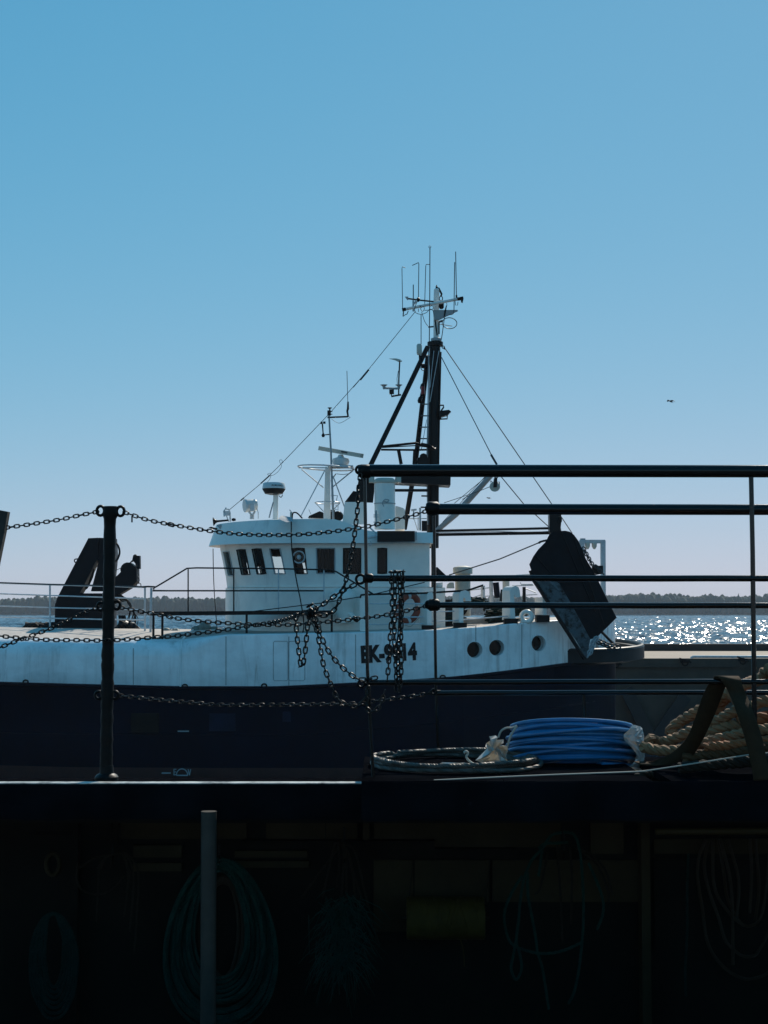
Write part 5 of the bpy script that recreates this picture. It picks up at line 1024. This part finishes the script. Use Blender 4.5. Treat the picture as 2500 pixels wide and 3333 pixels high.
# the chain post
def pY(v): return YFA
m_ = MB(); g = random.Random(5)
ctr = [(993, 78, .034), (993, 110, .035), (992, 165, .037), (990, 190, .031), (989, 260, .029)]
vv = 330
while vv < 2480: ctr.append((lerp(989, 955, (vv - 260) / 2240) + g.uniform(-1.5, 1.5), vv, .0295 + g.uniform(-.0012, .0022) + (.0015 if 1000 < vv < 2480 and g.random() < .4 else 0))); vv += 42
ctr += [(958, 2440 + 50, .030)]
pts = [A('3', u, v, YFA) for u, v, r in ctr]; m_.tube(pts, [c[2] for c in ctr], 16); cp = m_.build('chain_post', M['iron'], boat)
bz = A('9', 640, 878, YFA); MB().lathe([(.058, -.03), (.058, -.006), (.05, .004), (.036, .012), (.031, .05)], (bz.x, YFA, zt + .02), seg=18).build('post_base', M['iron'], cp)
for u, v, sc_ in ((905, 118, 1), (1085, 122, 1), (905, 978, .85), (1052, 966, .9)):
    MB().ring(A('3', u, v, YFA), .0185 * sc_, .0075, (0, 1, 0), 16, 7, sz=1.25).build('post_ring', M['iron'], cp)
for u, v in ((592, 392), (690, 392)): MB().ring(A('9', u, v, YFA), .017, .0075, (0, 1, 0), 16, 7, sz=1.1).build('post_ring', M['iron'], cp)
MB().tube([A('3', 1188, 165, YFA), A('3', 1188, 222, YFA)], .004, 6).build('pin', M['iron'], cp)
pk = MB(); pk.prism(AA('3', [(-75, 98), (70, 125), (40, 300), (-420, 2560), (-560, 2560), (-115, 300)], YFA - .02), (0, .05, 0)); pk.build('upright_plank', M['wood'], boat, smooth=False)

# ------------------------------------------------------------------ chains, every link its own piece
LP, LR = .0245, .0032
lk = MB(); pts = []
for a in np.linspace(0, 2 * math.pi, 13)[:-1]:
    ca, sa = math.cos(a), math.sin(a); pts.append(Vector((ca * .0085 + (1 if ca > 0 else -1) * (LP / 2 + LR - .0085) * (1 if abs(ca) > 1e-6 else 0), 0, sa * .0082)))
lk.tube(pts, LR, 6, closed=True)
LINK = lk.mesh('link'); LINK.materials.append(M['chain'])
def chain(name, label, path, group=None, roll=0.0, seed=0, jit=.12):
    P = [A(c, u, v, Y) for c, u, v, Y in path]; Q = resample(P, LP); th = thing(name, Q[0], label, 'chain', group); g = random.Random(seed)
    n = len(Q) - 1
    for i in range(n):
        a, b = Vector(Q[i]), Vector(Q[i + 1]); t = (b - a).normalized(); nrm = Vector((0, -1, 0)); nrm = (nrm - t * nrm.dot(t)).normalized(); s_ = t.cross(nrm)
        ang = roll + (math.pi / 2 if i % 2 else 0) + g.uniform(-jit, jit); yv = nrm * math.cos(ang) + s_ * math.sin(ang); zv = t.cross(yv)
        mw = Matrix((t, yv, zv)).transposed().to_4x4(); mw.translation = (a + b) / 2 - Vector(Q[0])
        o = bpy.data.objects.new('link', LINK); COL.objects.link(o); o.parent = th; o.matrix_local = mw
    return th
f = YFA
chain('barrier_chain', 'top chain sagging from the iron post to the upper rail end', [('3', 1112, 128, f), ('3', 1190, 155, f), ('3', 1350, 205, f), ('3', 1560, 245, f), ('4', 0, 133, f), ('4', 300, 183, f), ('4', 550, 210, f), ('4', 850, 217, f), ('4', 1100, 207, f), ('4', 1300, 185, f), ('5', 60, 562, f), ('5', 150, 545, f), ('5', 290, 510, f), ('5', 450, 470, f), ('5', 575, 432, f)], seed=1)
chain('barrier_chain', 'short top chain from the leaning plank to the iron post', [('3', 40, 272, f), ('3', 200, 250, f), ('3', 400, 220, f), ('3', 550, 195, f), ('3', 720, 158, f), ('3', 885, 125, f)], seed=2, roll=.15)
chain('barrier_chain', 'middle chain running from the post through to the ring of the lower far rail', [('3', 1070, 985, f), ('3', 1150, 1000, f), ('3', 1300, 1030, f), ('3', 1500, 1065, f), ('4', 0, 850, f), ('4', 200, 878, f), ('4', 400, 893, f), ('4', 600, 905, f), ('4', 800, 910, f), ('4', 1000, 905, f), ('4', 1200, 888, f), ('4', 1450, 865, f), ('5', 0, 1268, f), ('5', 200, 1245, f), ('5', 430, 1200, f), ('5', 580, 1162, f)], seed=3)
chain('barrier_chain', 'chain climbing from the left edge to the middle ring of the post', [('3', -60, 1375, f), ('3', 0, 1348, f), ('3', 150, 1290, f), ('3', 300, 1235, f), ('3', 450, 1180, f), ('3', 600, 1110, f), ('3', 750, 1035, f), ('3', 885, 985, f)], seed=4)
f2 = f - .06
chain('barrier_chain', 'slack chain passing in front of the post to the knotted bunch', [('3', -60, 1238, f2), ('3', 200, 1265, f2), ('3', 450, 1280, f2), ('3', 720, 1282, f2), ('3', 950, 1285, f2), ('3', 1200, 1272, f2), ('3', 1400, 1255, f2), ('4', 0, 1000, f2), ('4', 200, 977, f2), ('4', 380, 957, f2), ('4', 560, 927, f2 - .02), ('4', 760, 897, f2 - .1), ('4', 900, 868, f2 - .3), ('4', 980, 838, f2 - .45), ('4', 1070, 812, f2 - .6)], seed=5)
chain('barrier_chain', 'lowest chain hanging from the post across the navy hull', [('9', 708, 392, f), ('9', 760, 400, f), ('9', 950, 420, f), ('9', 1150, 437, f), ('9', 1400, 452, f), ('7', 0, 333, f), ('7', 130, 317, f), ('7', 300, 295, f), ('7', 450, 278, f), ('7', 560, 257, f), ('7', 625, 240, f)], seed=6)
nY = YN - .03
chain('gate_chain', 'chain dropping from the top rail eye down past the wheelhouse windows', [('5', 55, 150, nY), ('5', 42, 250, nY), ('2', 1425, 1350, nY), ('2', 1410, 1500, nY), ('2', 1395, 1620, nY), ('4', 1420, 300, nY), ('4', 1402, 420, nY), ('4', 1375, 530, nY), ('4', 1330, 680, nY), ('4', 1280, 790, nY), ('4', 1210, 838, nY), ('4', 1130, 830, nY)], seed=7, roll=.3)
chain('gate_chain', 'chain slanting from the middle rail eye to the knotted bunch', [('4', 1440, 598, nY), ('4', 1330, 652, nY), ('4', 1240, 715, nY), ('4', 1150, 778, nY), ('4', 1105, 800, nY)], seed=8)
chain('gate_chain', 'short chain hanging in a narrow V below the knotted bunch', [('4', 1070, 815, nY), ('4', 985, 828, nY), ('4', 983, 950, nY), ('4', 1000, 1100, nY), ('4', 1018, 1225, nY), ('4', 1030, 1230, nY), ('4', 1048, 1140, nY), ('4', 1062, 1000, nY), ('4', 1075, 870, nY), ('4', 1095, 820, nY)], seed=9)
chain('gate_chain', 'chain hanging straight from the bunch and curling up to the gate rod', [('4', 1105, 840, nY), ('4', 1140, 950, nY), ('h', 430, 480, nY), ('h', 465, 660, nY), ('h', 540, 850, nY), ('h', 610, 990, nY), ('h', 720, 1050, nY), ('h', 830, 1040, nY), ('h', 885, 960, nY), ('h', 900, 880, nY)], seed=10)
chain('gate_chain', 'chain sweeping from the bunch right to the lowest rail eye', [('4', 1120, 845, nY), ('h', 410, 280, nY), ('h', 470, 440, nY), ('h', 560, 580, nY), ('h', 680, 700, nY), ('h', 800, 785, nY), ('h', 890, 790, nY), ('h', 985, 770, nY)], seed=11)
hang = [([(290, 905), (300, 1200), (285, 1400), (272, 1620)], ('7', 262, 150)), ([(322, 905), (318, 1250), (318, 1500), (328, 1640)], ('7', 335, 235)), ([(352, 905), (365, 1200), (350, 1450), (345, 1640)], ('7', 350, 170)), ([(382, 905), (372, 1250), (368, 1500), (372, 1640)], ('7', 358, 240))]
hl = ['leftmost of four chains draped over the middle rail beside the lifebuoy', 'second from left of four chains draped over the middle rail', 'third from left of four chains draped over the middle rail', 'rightmost of four chains draped over the middle rail beside the lifebuoy']
for k, (p, e) in enumerate(hang):
    yk = YN - .03 - .008 * (k % 2); chain('hanging_chain', hl[k], [('5', p[0][0], p[0][1] + 5, YN + .02 * (k % 2) - .005), ('5', p[0][0] + 2, p[0][1] + 18, yk)] + [('5', u, v, yk) for u, v in p[1:]] + [(*e, yk)], 'chains draped over the middle rail', seed=20 + k, roll=.4 * k)
chain('gate_chain', 'small loop of chain dangling from the foot of the gate rod', [('h', 905, 860, nY), ('h', 880, 960, nY), ('h', 890, 1090, nY), ('h', 940, 1110, nY), ('h', 1010, 1060, nY), ('h', 1045, 960, nY), ('h', 1065, 900, nY)], seed=12)
kn = thing('chain_knot', A('4', 1100, 800, nY), 'tangled knot where several chains are bunched together', 'chain'); g = random.Random(4)
for k in range(22):
    p = A('4', 1102 + g.gauss(0, 20), 800 + g.gauss(0, 20), nY - .01 + g.uniform(-.02, .02)) - A('4', 1100, 800, nY)
    o = bpy.data.objects.new('link', LINK); COL.objects.link(o); o.parent = kn
    o.matrix_local = Matrix.Translation(p) @ Matrix.Rotation(g.uniform(0, 6), 4, 'X') @ Matrix.Rotation(g.uniform(0, 6), 4, 'Z')
m_ = MB(); m_.tube(catmull(AA('h', [(335, 190), (345, 230), (390, 300), (425, 300), (432, 270), (400, 180)], nY - .02), 5), .0035, 6); m_.build('snap_hook', M['cable'], kn)

# ------------------------------------------------------------------ gear lying on the near deck
bc = Vector((xs_(1858, 7.45), 7.45, PLZ)); RB = .305
coil = thing('blue_rope_coil', bc, 'flat coil of shiny blue rope half wrapped in white plastic on the near deck', 'rope coil')
g = random.Random(11); m_ = MB(); pts = []; H = .200; turns = 11.0
for layer, rad in ((0, RB), (1, RB - .026), (2, RB - .05)):
    for k in range(int(turns * 40) + 1):
        a = k / 40 * 2 * math.pi - 1.2; q = k / 40
        w_ = 2 * q / turns - 1; rr2 = rad * (1 - .055 * w_ ** 4) + .008 * math.sin(a * .37 + layer) + .006 * math.sin(q * 5.1); z = .012 + (H - .024) * q / turns + .005 * math.sin(a * 2.3 + layer) + .008 * math.sin(a * 1.13 + 2.1 * q)
        if layer == 1: z = H - .012 + .012 - (H - .024) * q / turns
        pts.append(bc + Vector((rr2 * math.cos(a), rr2 * math.sin(a), z)))
for k in range(40 * 7):
    a = k / 40 * 2 * math.pi + 1.0; q = k / 40; rr2 = RB - .004 - .024 * q; pts.append(bc + Vector((rr2 * math.cos(a), rr2 * math.sin(a), H + .004 - .004 * q + .003 * math.sin(a * 2))))
TLT = math.tan(R(10.5))
def tilt(p): return Vector((p[0], p[1], p[2] + (7.19 - p[1]) * TLT))
m_.tube([tilt(p) for p in pts], .0098, 9); m_.build('rope', M['blue'], coil)
def sheet(name, parent, base_fn, nu, nv, amp, seed, mt='film', label=None, cat=None, origin=None):
    g = random.Random(seed); ph = [(g.uniform(2, 9), g.uniform(2, 9), g.uniform(0, 6), g.uniform(.3, 1)) for _ in range(7)]; P = []
    for i in range(nu):
        row = []
        for j in range(nv):
            u, v = i / (nu - 1), j / (nv - 1); p, n = base_fn(u, v); d = sum(w * abs(math.sin(a * u * 3 + b_ * v * 3 + c_)) for a, b_, c_, w in ph) / 7 + g.uniform(-.12, .12); row.append(Vector(p) + Vector(n) * (d * amp))
        P.append(row)
    m_ = MB(); m_.grid(P); o = m_.build(name, M[mt], parent, label, cat, smooth=False, origin=origin)
    md = o.modifiers.new('thickness', 'SOLIDIFY'); md.thickness = .0008; return o
def wrapfn(u, v):
    a = lerp(-44, 25, u) + 9 * math.sin(v * 7) * (1 - u); a = R(a); pr = v * 2 - 1
    rr2 = RB + .018 + .012 * (1 - pr * pr); n = Vector((math.cos(a), math.sin(a), 0)); return tilt(bc + n * rr2 + Vector((0, 0, .092 + .098 * pr))), n
sheet('plastic_wrap', coil, lambda u, v: wrapfn(u, v), 26, 16, .020, 1)
def wraptop(u, v):
    a = R(lerp(-25, 60, u)); rr2 = lerp(RB + .03, RB - .07, v); return bc + Vector((rr2 * math.cos(a), rr2 * math.sin(a), H + .012)), Vector((0, 0, 1))
def scrap(name, label, c, poly, Y0, seed, amp=.03, lean=.0):
    """crumpled film: a fan of facets filling an outline, thrown forward and back"""
    g = random.Random(seed); P = [A(c, u, v, Y0 + g.uniform(-amp, amp)) for u, v in poly]; ce = sum(P, Vector()) / len(P); m_ = MB(); vs = []; n = len(P)
    for t in (0, .4, .75, 1):
        for p in P: vs.append(lerp(ce, p, t) + Vector((g.uniform(-.006, .006), g.uniform(-amp, amp), g.uniform(-.004, .004))) * (0 if t == 0 else 1))
    fs = []
    for k in range(3):
        for i in range(n):
            j = (i + 1) % n; fs.append((k * n + i, k * n + j, (k + 1) * n + j)); fs.append((k * n + i, (k + 1) * n + j, (k + 1) * n + i))
    m_.add(vs, fs); o = m_.build(name, M['film'], None, label, 'plastic', smooth=False, origin=ce); md = o.modifiers.new('thickness', 'SOLIDIFY'); md.thickness = .0008
scrap('plastic_scrap', 'crumpled white plastic sheet standing against the blue coil', '7', [(955, 770), (1020, 700), (1045, 680), (1020, 665), (1030, 640), (1065, 620), (1060, 595), (1095, 575), (1115, 590), (1110, 610), (1160, 612), (1162, 625), (1135, 650), (1175, 655), (1190, 690), (1175, 740), (1200, 790), (1150, 795), (1095, 790), (1040, 775), (990, 790)], 7.05, 3, .05)
scrap('plastic_scrap', 'flat dirty plastic scrap lying inside the steel wire coil', '7', [(648, 800), (690, 790), (790, 782), (860, 790), (935, 800), (900, 822), (850, 830), (790, 838), (720, 838), (675, 825)], 6.95, 5, .02)
MB().tube(catmull(AA('7', [(852, 712), (870, 700), (885, 715), (872, 740), (885, 765), (915, 790), (950, 805)], 6.98), 6), .0055, 7).build('rope_end', M['cord'], None, 'short curl of pale rope end sticking up beside the plastic', 'rope')
MB().tube(catmull(AA('7', [(1118, 595), (1140, 545), (1180, 520), (1225, 518), (1262, 503)], 7.25), 6), .005, 6).build('tie_cord', M['cord'], coil)
MB().tube(catmull(AA('7', [(1262, 503), (1215, 580), (1190, 660), (1168, 720)], 7.16), 6), .005, 6).build('tie_cord', M['cord'], coil)
m_ = MB(); g = random.Random(8); cx, cy = xs_(1478, 7.14), 7.14; pts = []
for k in range(60 * 5):
    a = k / 60 * 2 * math.pi + 2.5; q = k / 60; rr2 = .385 + .012 * math.sin(q * 3.3) - .013 * (q % 3) + .01 * math.sin(a * 1.3); pts.append(Vector((cx + rr2 * math.cos(a), cy + rr2 * 1.02 * math.sin(a), PLZ + .014 + .013 * (q // 2) + .004 * math.sin(a * 3 + q))))
m_.rope(pts, .0105, .05, 5, 4, smooth=False, spp=8); m_.build('wire_rope_coil', M['cable'], None, 'grey twisted steel wire rope coiled flat on the near deck', 'wire coil', origin=(cx, cy, PLZ))
m_ = MB(); m_.tube(catmull([A('8', -240, 855, 6.54), A('8', 0, 843, 6.56), A('8', 400, 825, 6.6), A('8', 900, 806, 6.66), A('8', 1000, 796, 6.66), A('8', 1270, 755, 6.62), A('8', 1540, 712, 6.56), A('8', 1660, 698, 6.55), A('8', 2100, 600, 6.55)], 8), .0032, 6); m_.build('thin_line', M['cord'], None, 'thin pale line stretched along the near deck edge and rising right', 'cord')
# thick hawser heap
def haw(name, pts, R_, mt, label):
    if pts[-1][0] >= 1700: u_, v_, Y_ = pts[-1]; pts = pts + [(2050, max(v_, 560) + 90, Y_ + .05), (2350, 800, Y_ + .1), (2500, 850 + R_ * 2000, Y_ + .3), (2350, 860, Y_ + .42), (2150, 860, 7.3)]
    MB().rope([A('g', u, v, Y) for u, v, Y in pts], R_, R_ * 4.2, 7, 3).build(name, M[mt], None, label, 'rope', 'thick ropes heaped on the near deck', origin=A('g', *pts[0]))
haw('hawser', [(770, 580, 7.3), (800, 520, 7.3), (880, 460, 7.3), (980, 400, 7.25), (1090, 330, 7.2), (1220, 250, 7.15), (1330, 190, 7.1), (1480, 120, 6.95), (1600, 80, 6.7), (1700, 30, 6.6)], .027, 'hawser', 'uppermost tan hawser rising behind the strap to the rail')
haw('hawser', [(575, 660, 7.15), (600, 625, 7.16), (650, 645, 7.2), (720, 650, 7.2), (830, 615, 7.15), (960, 555, 7.1), (1100, 500, 7.05), (1240, 440, 7.0), (1360, 370, 6.95), (1500, 330, 6.9), (1700, 300, 6.85)], .0265, 'hawser', 'tan hawser with its rounded bight lying next to the blue coil')
haw('hawser', [(515, 690, 7.0), (560, 700, 7.0), (650, 722, 6.97), (760, 730, 6.95), (880, 720, 6.93), (1000, 680, 6.9), (1150, 640, 6.88), (1330, 600, 6.86), (1500, 560, 6.84), (1700, 540, 6.8)], .026, 'hawser', 'lowest tan hawser running under the strap towards the right')
haw('hawser', [(1090, 700, 6.8), (1160, 690, 6.78), (1300, 680, 6.76), (1450, 662, 6.76), (1700, 640, 6.76)], .022, 'hawser2', 'orange-brown hawser lying flat at the foot of the heap')
haw('hawser', [(1120, 480, 7.2), (1200, 360, 7.18), (1260, 270, 7.16), (1340, 230, 7.1), (1400, 300, 7.0), (1420, 420, 6.95), (1500, 470, 6.9), (1700, 430, 6.9)], .028, 'hawser2', 'orange hawser bight standing highest behind the strap')
haw('hawser', [(900, 800, 6.8), (1050, 770, 6.8), (1200, 760, 6.78), (1400, 745, 6.75), (1700, 700, 6.72)], .026, 'shadehaw', 'shaded hawser along the front of the heap below the strap')
haw('hawser', [(860, 885, 6.68), (970, 872, 6.66), (1150, 855, 6.64), (1400, 835, 6.62), (1700, 825, 6.62)], .025, 'brownrope', 'shaded hawser nearest the deck edge under the thin line')  # dark brown here paints the shadow on this front hawser
haw('hawser', [(1050, 590, 7.05), (1150, 560, 7.02), (1300, 510, 6.98), (1450, 500, 6.95), (1700, 500, 6.92)], .028, 'hawser', 'tan hawser in the middle of the heap behind the strap')
haw('hawser', [(1080, 640, 6.95), (1250, 630, 6.92), (1450, 600, 6.9), (1700, 590, 6.88)], .027, 'hawser2', 'orange-brown hawser wedged in the middle of the heap')
haw('hawser', [(475, 968, 6.72), (520, 945, 6.72), (570, 935, 6.73), (610, 950, 6.75)], .018, 'brownrope', 'frayed tan rope end lying in the gap between the deck plates')  # tan rope end, its shadow put into the dark brown colour
# webbing strap over the lowest near rail
def ribbon(prs): 
    a = catmull([p for p, q in prs], 6); b = catmull([q for p, q in prs], 6); m_ = MB(); m_.grid([[Vector(x), Vector((x + y) / 2), Vector(y)] for x, y in zip(a, b)]); return m_
G = lambda u, v, Y: A('g', u, v, Y)
st = thing('webbing_strap', G(1280, 60, YN), 'wide brown webbing strap looped over the lowest rail', 'strap')
for nm, prs in (('strap_leg', [(G(1175, 62, YN), G(1395, 62, YN)), (G(1150, 95, YN + .03), G(1310, 95, YN + .03)), (G(1112, 145, YN + .035), G(1275, 150, YN + .035)), (G(1052, 280, 6.62), G(1200, 350, 6.62)), (G(1000, 440, 6.68), G(1130, 510, 6.68)), (G(920, 620, 6.76), G(1060, 650, 6.74)), (G(780, 755, 6.88), G(960, 790, 6.8)), (G(610, 826, 7.0), G(760, 860, 6.9)), (G(455, 830, 7.1), G(520, 862, 7.0))]),
                ('strap_leg', [(G(1175, 62, YN), G(1395, 62, YN)), (G(1215, 75, YN - .02), G(1418, 100, YN - .02)), (G(1260, 130, YN - .025), G(1430, 150, YN - .025)), (G(1310, 220, YN - .03), G(1468, 240, YN - .03)), (G(1380, 400, 6.45), G(1530, 390, 6.45)), (G(1450, 620, 6.44), G(1600, 600, 6.44)), (G(1505, 850, 6.43), G(1650, 830, 6.43)), (G(1530, 1000, 6.43), G(1680, 990, 6.43))])):
    o = ribbon(prs).build(nm, M['strap'], st); md = o.modifiers.new('thickness', 'SOLIDIFY'); md.thickness = .004

# ------------------------------------------------------------------ ropes hung on the shaded bulkhead
YH = 8.25
def hank(name, label, loops, R_, mt, seg=4, strands=3, pitch=None):
    m_ = MB()
    for pts in loops: m_.rope(pts, R_, pitch, seg, strands, spp=6)
    o = m_.build(name, M[mt], None, label, 'rope', origin=loops[0][0]); return o
g = random.Random(21); loops = []
for k in range(15):
    w = lerp(140, 300, k / 14); vb = lerp(1060, 1335, k / 14) + g.uniform(-15, 15); vt = 405 + 60 * (1 - k / 14) + g.uniform(-10, 10); cxx = 1185 + g.uniform(-10, 10); L_ = []
    for a in np.linspace(0, 2 * math.pi, 20): L_.append(A('a', cxx + w * math.sin(a) * (1 - .18 * math.cos(a) * 1.0), (vt + vb) / 2 - (vb - vt) / 2 * math.cos(a), YH + .03 * math.sin(a * 2 + k) + g.uniform(-.01, .01)))
    loops.append(L_)
hank('green_rope_hank', 'big oval coil of green rope hanging behind the grey pipe', loops, .0095, 'greenrope')
loops = []
for w, vt, vb in ((85, 515, 1050), (125, 530, 1090), (110, 505, 1075)): loops.append([A('a', 1205 + w * math.sin(a), (vt + vb) / 2 - (vb - vt) / 2 * math.cos(a), YH + .07) for a in np.linspace(0, 2 * math.pi, 18)])
m_ = MB(); [m_.tube(l, .011, 8) for l in loops]; m_.build('brown_hose', M['hose'], None, 'brown hose loops hanging inside the green coil', 'hose', origin=loops[0][0])
g = random.Random(31); loops = []
for u0, u1, vb in ((430, 700, 590), (530, 720, 800), (600, 745, 920), (540, 690, 720)): loops.append([A('a', u0 + g.uniform(-5, 5), 460, YH), A('a', (u0 + 610) / 2, 400, YH), A('a', 612, 385, YH), A('a', (u1 + 630) / 2, 380, YH), A('a', u1, 480, YH), A('a', u1 - 5, (vb + 480) / 2, YH), A('a', u1 - 20, vb, YH)])
loops += [[A('a', 420, 430, YH), A('a', 415, 520, YH), A('a', 450, 580, YH), A('a', 540, 598, YH), A('a', 620, 560, YH), A('a', 670, 500, YH)], [A('a', 535, 440, YH), A('a', 528, 600, YH), A('a', 522, 745, YH)]]
hank('thin_rope_hank', 'thin tan ropes hanging on a hook left of the grey pipe', loops, .006, 'brownrope')
g = random.Random(41); loops = []
for k in range(7):
    w = lerp(50, 130, k / 6); vb = lerp(1100, 1270, k / 6); loops.append([A('a', 290 + w * math.sin(a) + g.uniform(-6, 6), (700 + vb) / 2 - (vb - 700) / 2 * math.cos(a), YH) for a in np.linspace(0, 2 * math.pi, 16)])
hank('dark_rope_hank', 'faint dark green rope coil low at the left edge', loops, .009, 'green_net')
# frayed green net bunch with brown ropes
loops = []; g = random.Random(51)
for u0, v0, u1, v1 in ((480, 330, 415, 610), (500, 320, 490, 560), (530, 350, 500, 900), (545, 360, 640, 660), (560, 390, 590, 640), (540, 400, 540, 900), (470, 390, 300, 620), (590, 370, 720, 880)): loops.append([A('b', 510 + g.uniform(-10, 10), 322, YH), A('b', u0, v0, YH - .03), A('b', lerp(u0, u1, .5) + g.uniform(-15, 15), lerp(v0, v1, .5), YH - .03), A('b', u1, v1, YH)])
hank('brown_rope_hank', 'brown rope tails hanging on the hook above the frayed green bunch', loops, .007, 'brownrope')
m_ = MB()
for k in range(420):
    cl = g.random(); u0 = 520 + g.gauss(0, 50); v0 = g.choice((640, 700, 800, 900, 950)) + g.gauss(0, 25); ang = g.uniform(-1.3, 1.3); ln = g.uniform(60, 190)
    p0 = A('b', u0, v0, YH - g.uniform(0, .1)); p1 = A('b', u0 + math.sin(ang) * ln * .6, v0 + math.cos(ang) * ln * .6, YH - g.uniform(0, .12)); p2 = A('b', u0 + math.sin(ang) * ln, v0 + math.cos(ang) * ln * 1.3 + 20, YH - g.uniform(0, .12)); m_.tube([p0, p1, p2], [.0022, .0022, .0012], 3, cap=False)
m_.build('frayed_net_bunch', M['greenrope'], None, 'bushy bunch of frayed teal netting hanging on the shaded bulkhead', 'net', origin=A('b', 520, 640, YH))
# twine spool
ya = A('b', 868, 727, YH - .05); yb = A('b', 1288, 727, YH - .05); sp_ = thing('twine_spool', (ya + yb) / 2, 'yellow twine spool lying sideways on the shaded bulkhead', 'spool')
m_ = MB(); Ls = (yb - ya).length; m_.lathe([(.02, 0), (.104, 0), (.110, .006), (.110, Ls - .006), (.104, Ls), (.02, Ls)], ya, yb - ya, 28); m_.build('twine', M['yellow'], sp_)
m_ = MB(); g = random.Random(61); ax = (yb - ya).normalized(); e1 = Vector((0, 0, 1)); e2 = ax.cross(e1)
for k in range(26):
    x0, x1 = g.uniform(.0, Ls), g.uniform(0, Ls); a0 = g.uniform(0, 6); x1 = min(Ls, max(0, x0 + g.choice((-1, 1)) * .16)); m_.tube([ya + ax * lerp(x0, x1, t) + (e1 * math.cos(a0 + t * 5) + e2 * math.sin(a0 + t * 5)) * .111 for t in np.linspace(0, 1, 16)], .0022, 4)
m_.tube(catmull(AA('b', [(1142, 670), (1140, 740), (1152, 820), (1175, 900), (1180, 990)], YH - .18), 5), .002, 4); m_.build('twine_winding', M['yellow'], sp_)
m_ = MB(); m_.tube([A('b', 905, 410, YH + .1), A('b', 880, 640, YH)], .004, 5); m_.tube([A('b', 1318, 415, YH + .1), A('b', 1296, 650, YH)], .004, 5); m_.tube([ya - ax * .03, yb + ax * .03], .012, 8); m_.build('spool_sling', M['brownrope'], sp_)
# green and tan hank on the right hook
loops = [[A('c', *p, YH) for p in L_] for L_ in ([(545, 265), (490, 280), (440, 350), (380, 420), (340, 520), (320, 640), (312, 740), (300, 830), (285, 920), (272, 1000), (298, 1060), (328, 1000), (318, 920), (300, 850), (312, 730)], [(555, 262), (610, 275), (640, 350), (655, 480), (662, 640), (660, 780), (650, 900), (635, 1020), (610, 1130), (580, 1190)], [(420, 350), (455, 325), (520, 322), (578, 318)], [(360, 480), (362, 600), (380, 700), (402, 820), (412, 900)], [(330, 500), (270, 600), (235, 700), (245, 800), (280, 870), (380, 910), (470, 918), (560, 900), (660, 855)], [(690, 430), (730, 520), (765, 620), (768, 700), (735, 790)], [(410, 900), (440, 1000), (460, 1120), (475, 1220)], [(440, 360), (420, 500)])]
hank('green_rope_hank', 'loose green and tan rope hank with an eye loop on the right-hand hook', loops, .0085, 'greenrope')
loops = [[A('c', *p, YH + .05) for p in L_] for L_ in ([(520, 330), (530, 480), (540, 640), (548, 860)], [(590, 340), (600, 520), (595, 760)], [(470, 370), (430, 560), (400, 600)], [(640, 360), (730, 430), (790, 560), (800, 640)], [(620, 350), (700, 380), (780, 470), (820, 600)])]
hank('brown_rope_hank', 'dull brown ropes behind the loose green hank', loops, .007, 'brownrope')
m_ = MB(); L0 = None; g = random.Random(71)
for L_ in ([(1325, 300), (1285, 400), (1280, 520), (1305, 680), (1330, 850), (1390, 960), (1480, 1035), (1570, 1055), (1680, 1000), (1760, 800), (1780, 500), (1760, 300)], [(1340, 300), (1315, 440), (1340, 580), (1390, 720), (1430, 850), (1500, 920), (1560, 935), (1610, 900), (1690, 700), (1720, 300)], [(1390, 300), (1420, 480), (1440, 620), (1500, 740), (1560, 770), (1620, 720), (1650, 560), (1670, 300)], [(1360, 300), (1370, 560), (1450, 700), (1530, 770)], [(1440, 300), (1500, 520), (1490, 720)], [(1560, 300), (1570, 480), (1560, 700)], [(1590, 300), (1610, 560), (1590, 740)], [(1400, 300), (1460, 560), (1470, 980)]):
    P = [A('c', u, v, YH + g.uniform(-.04, .04)) for u, v in L_]; L0 = L0 or P[0]; m_.tube(catmull(P, 6), .0085, 7)
m_.build('hose_hank', M['hose'], None, 'brown hose loops hanging from the ochre pipe at the right edge', 'hose', origin=L0)
hank('dark_rope', 'single dark green rope hanging straight down left of the hose loops', [[A('c', 1228, 380, YH), A('c', 1222, 600, YH), A('c', 1222, 800, YH), A('c', 1212, 1000, YH), A('c', 1215, 1150, YH)]], .008, 'green_net')

# ------------------------------------------------------------------ air
hz = MB(); hz.box((0, 600, 9), (5200, 1900, 26))
hm = bpy.data.materials.new('sea_haze'); hm.use_nodes = True; nt = hm.node_tree
for n_ in list(nt.nodes):
    if n_.type != 'OUTPUT_MATERIAL': nt.nodes.remove(n_)
vs_ = nt.nodes.new('ShaderNodeVolumePrincipled'); vs_.inputs['Color'].default_value = (.86, .92, 1.0, 1); vs_.inputs['Density'].default_value = HAZE if 'HAZE' in globals() else 0.00021; vs_.inputs['Anisotropy'].default_value = 0.0
nt.links.new(vs_.outputs[0], nt.nodes['Material Output'].inputs['Volume'])
hz.build('haze', hm, kind='stuff', smooth=False)
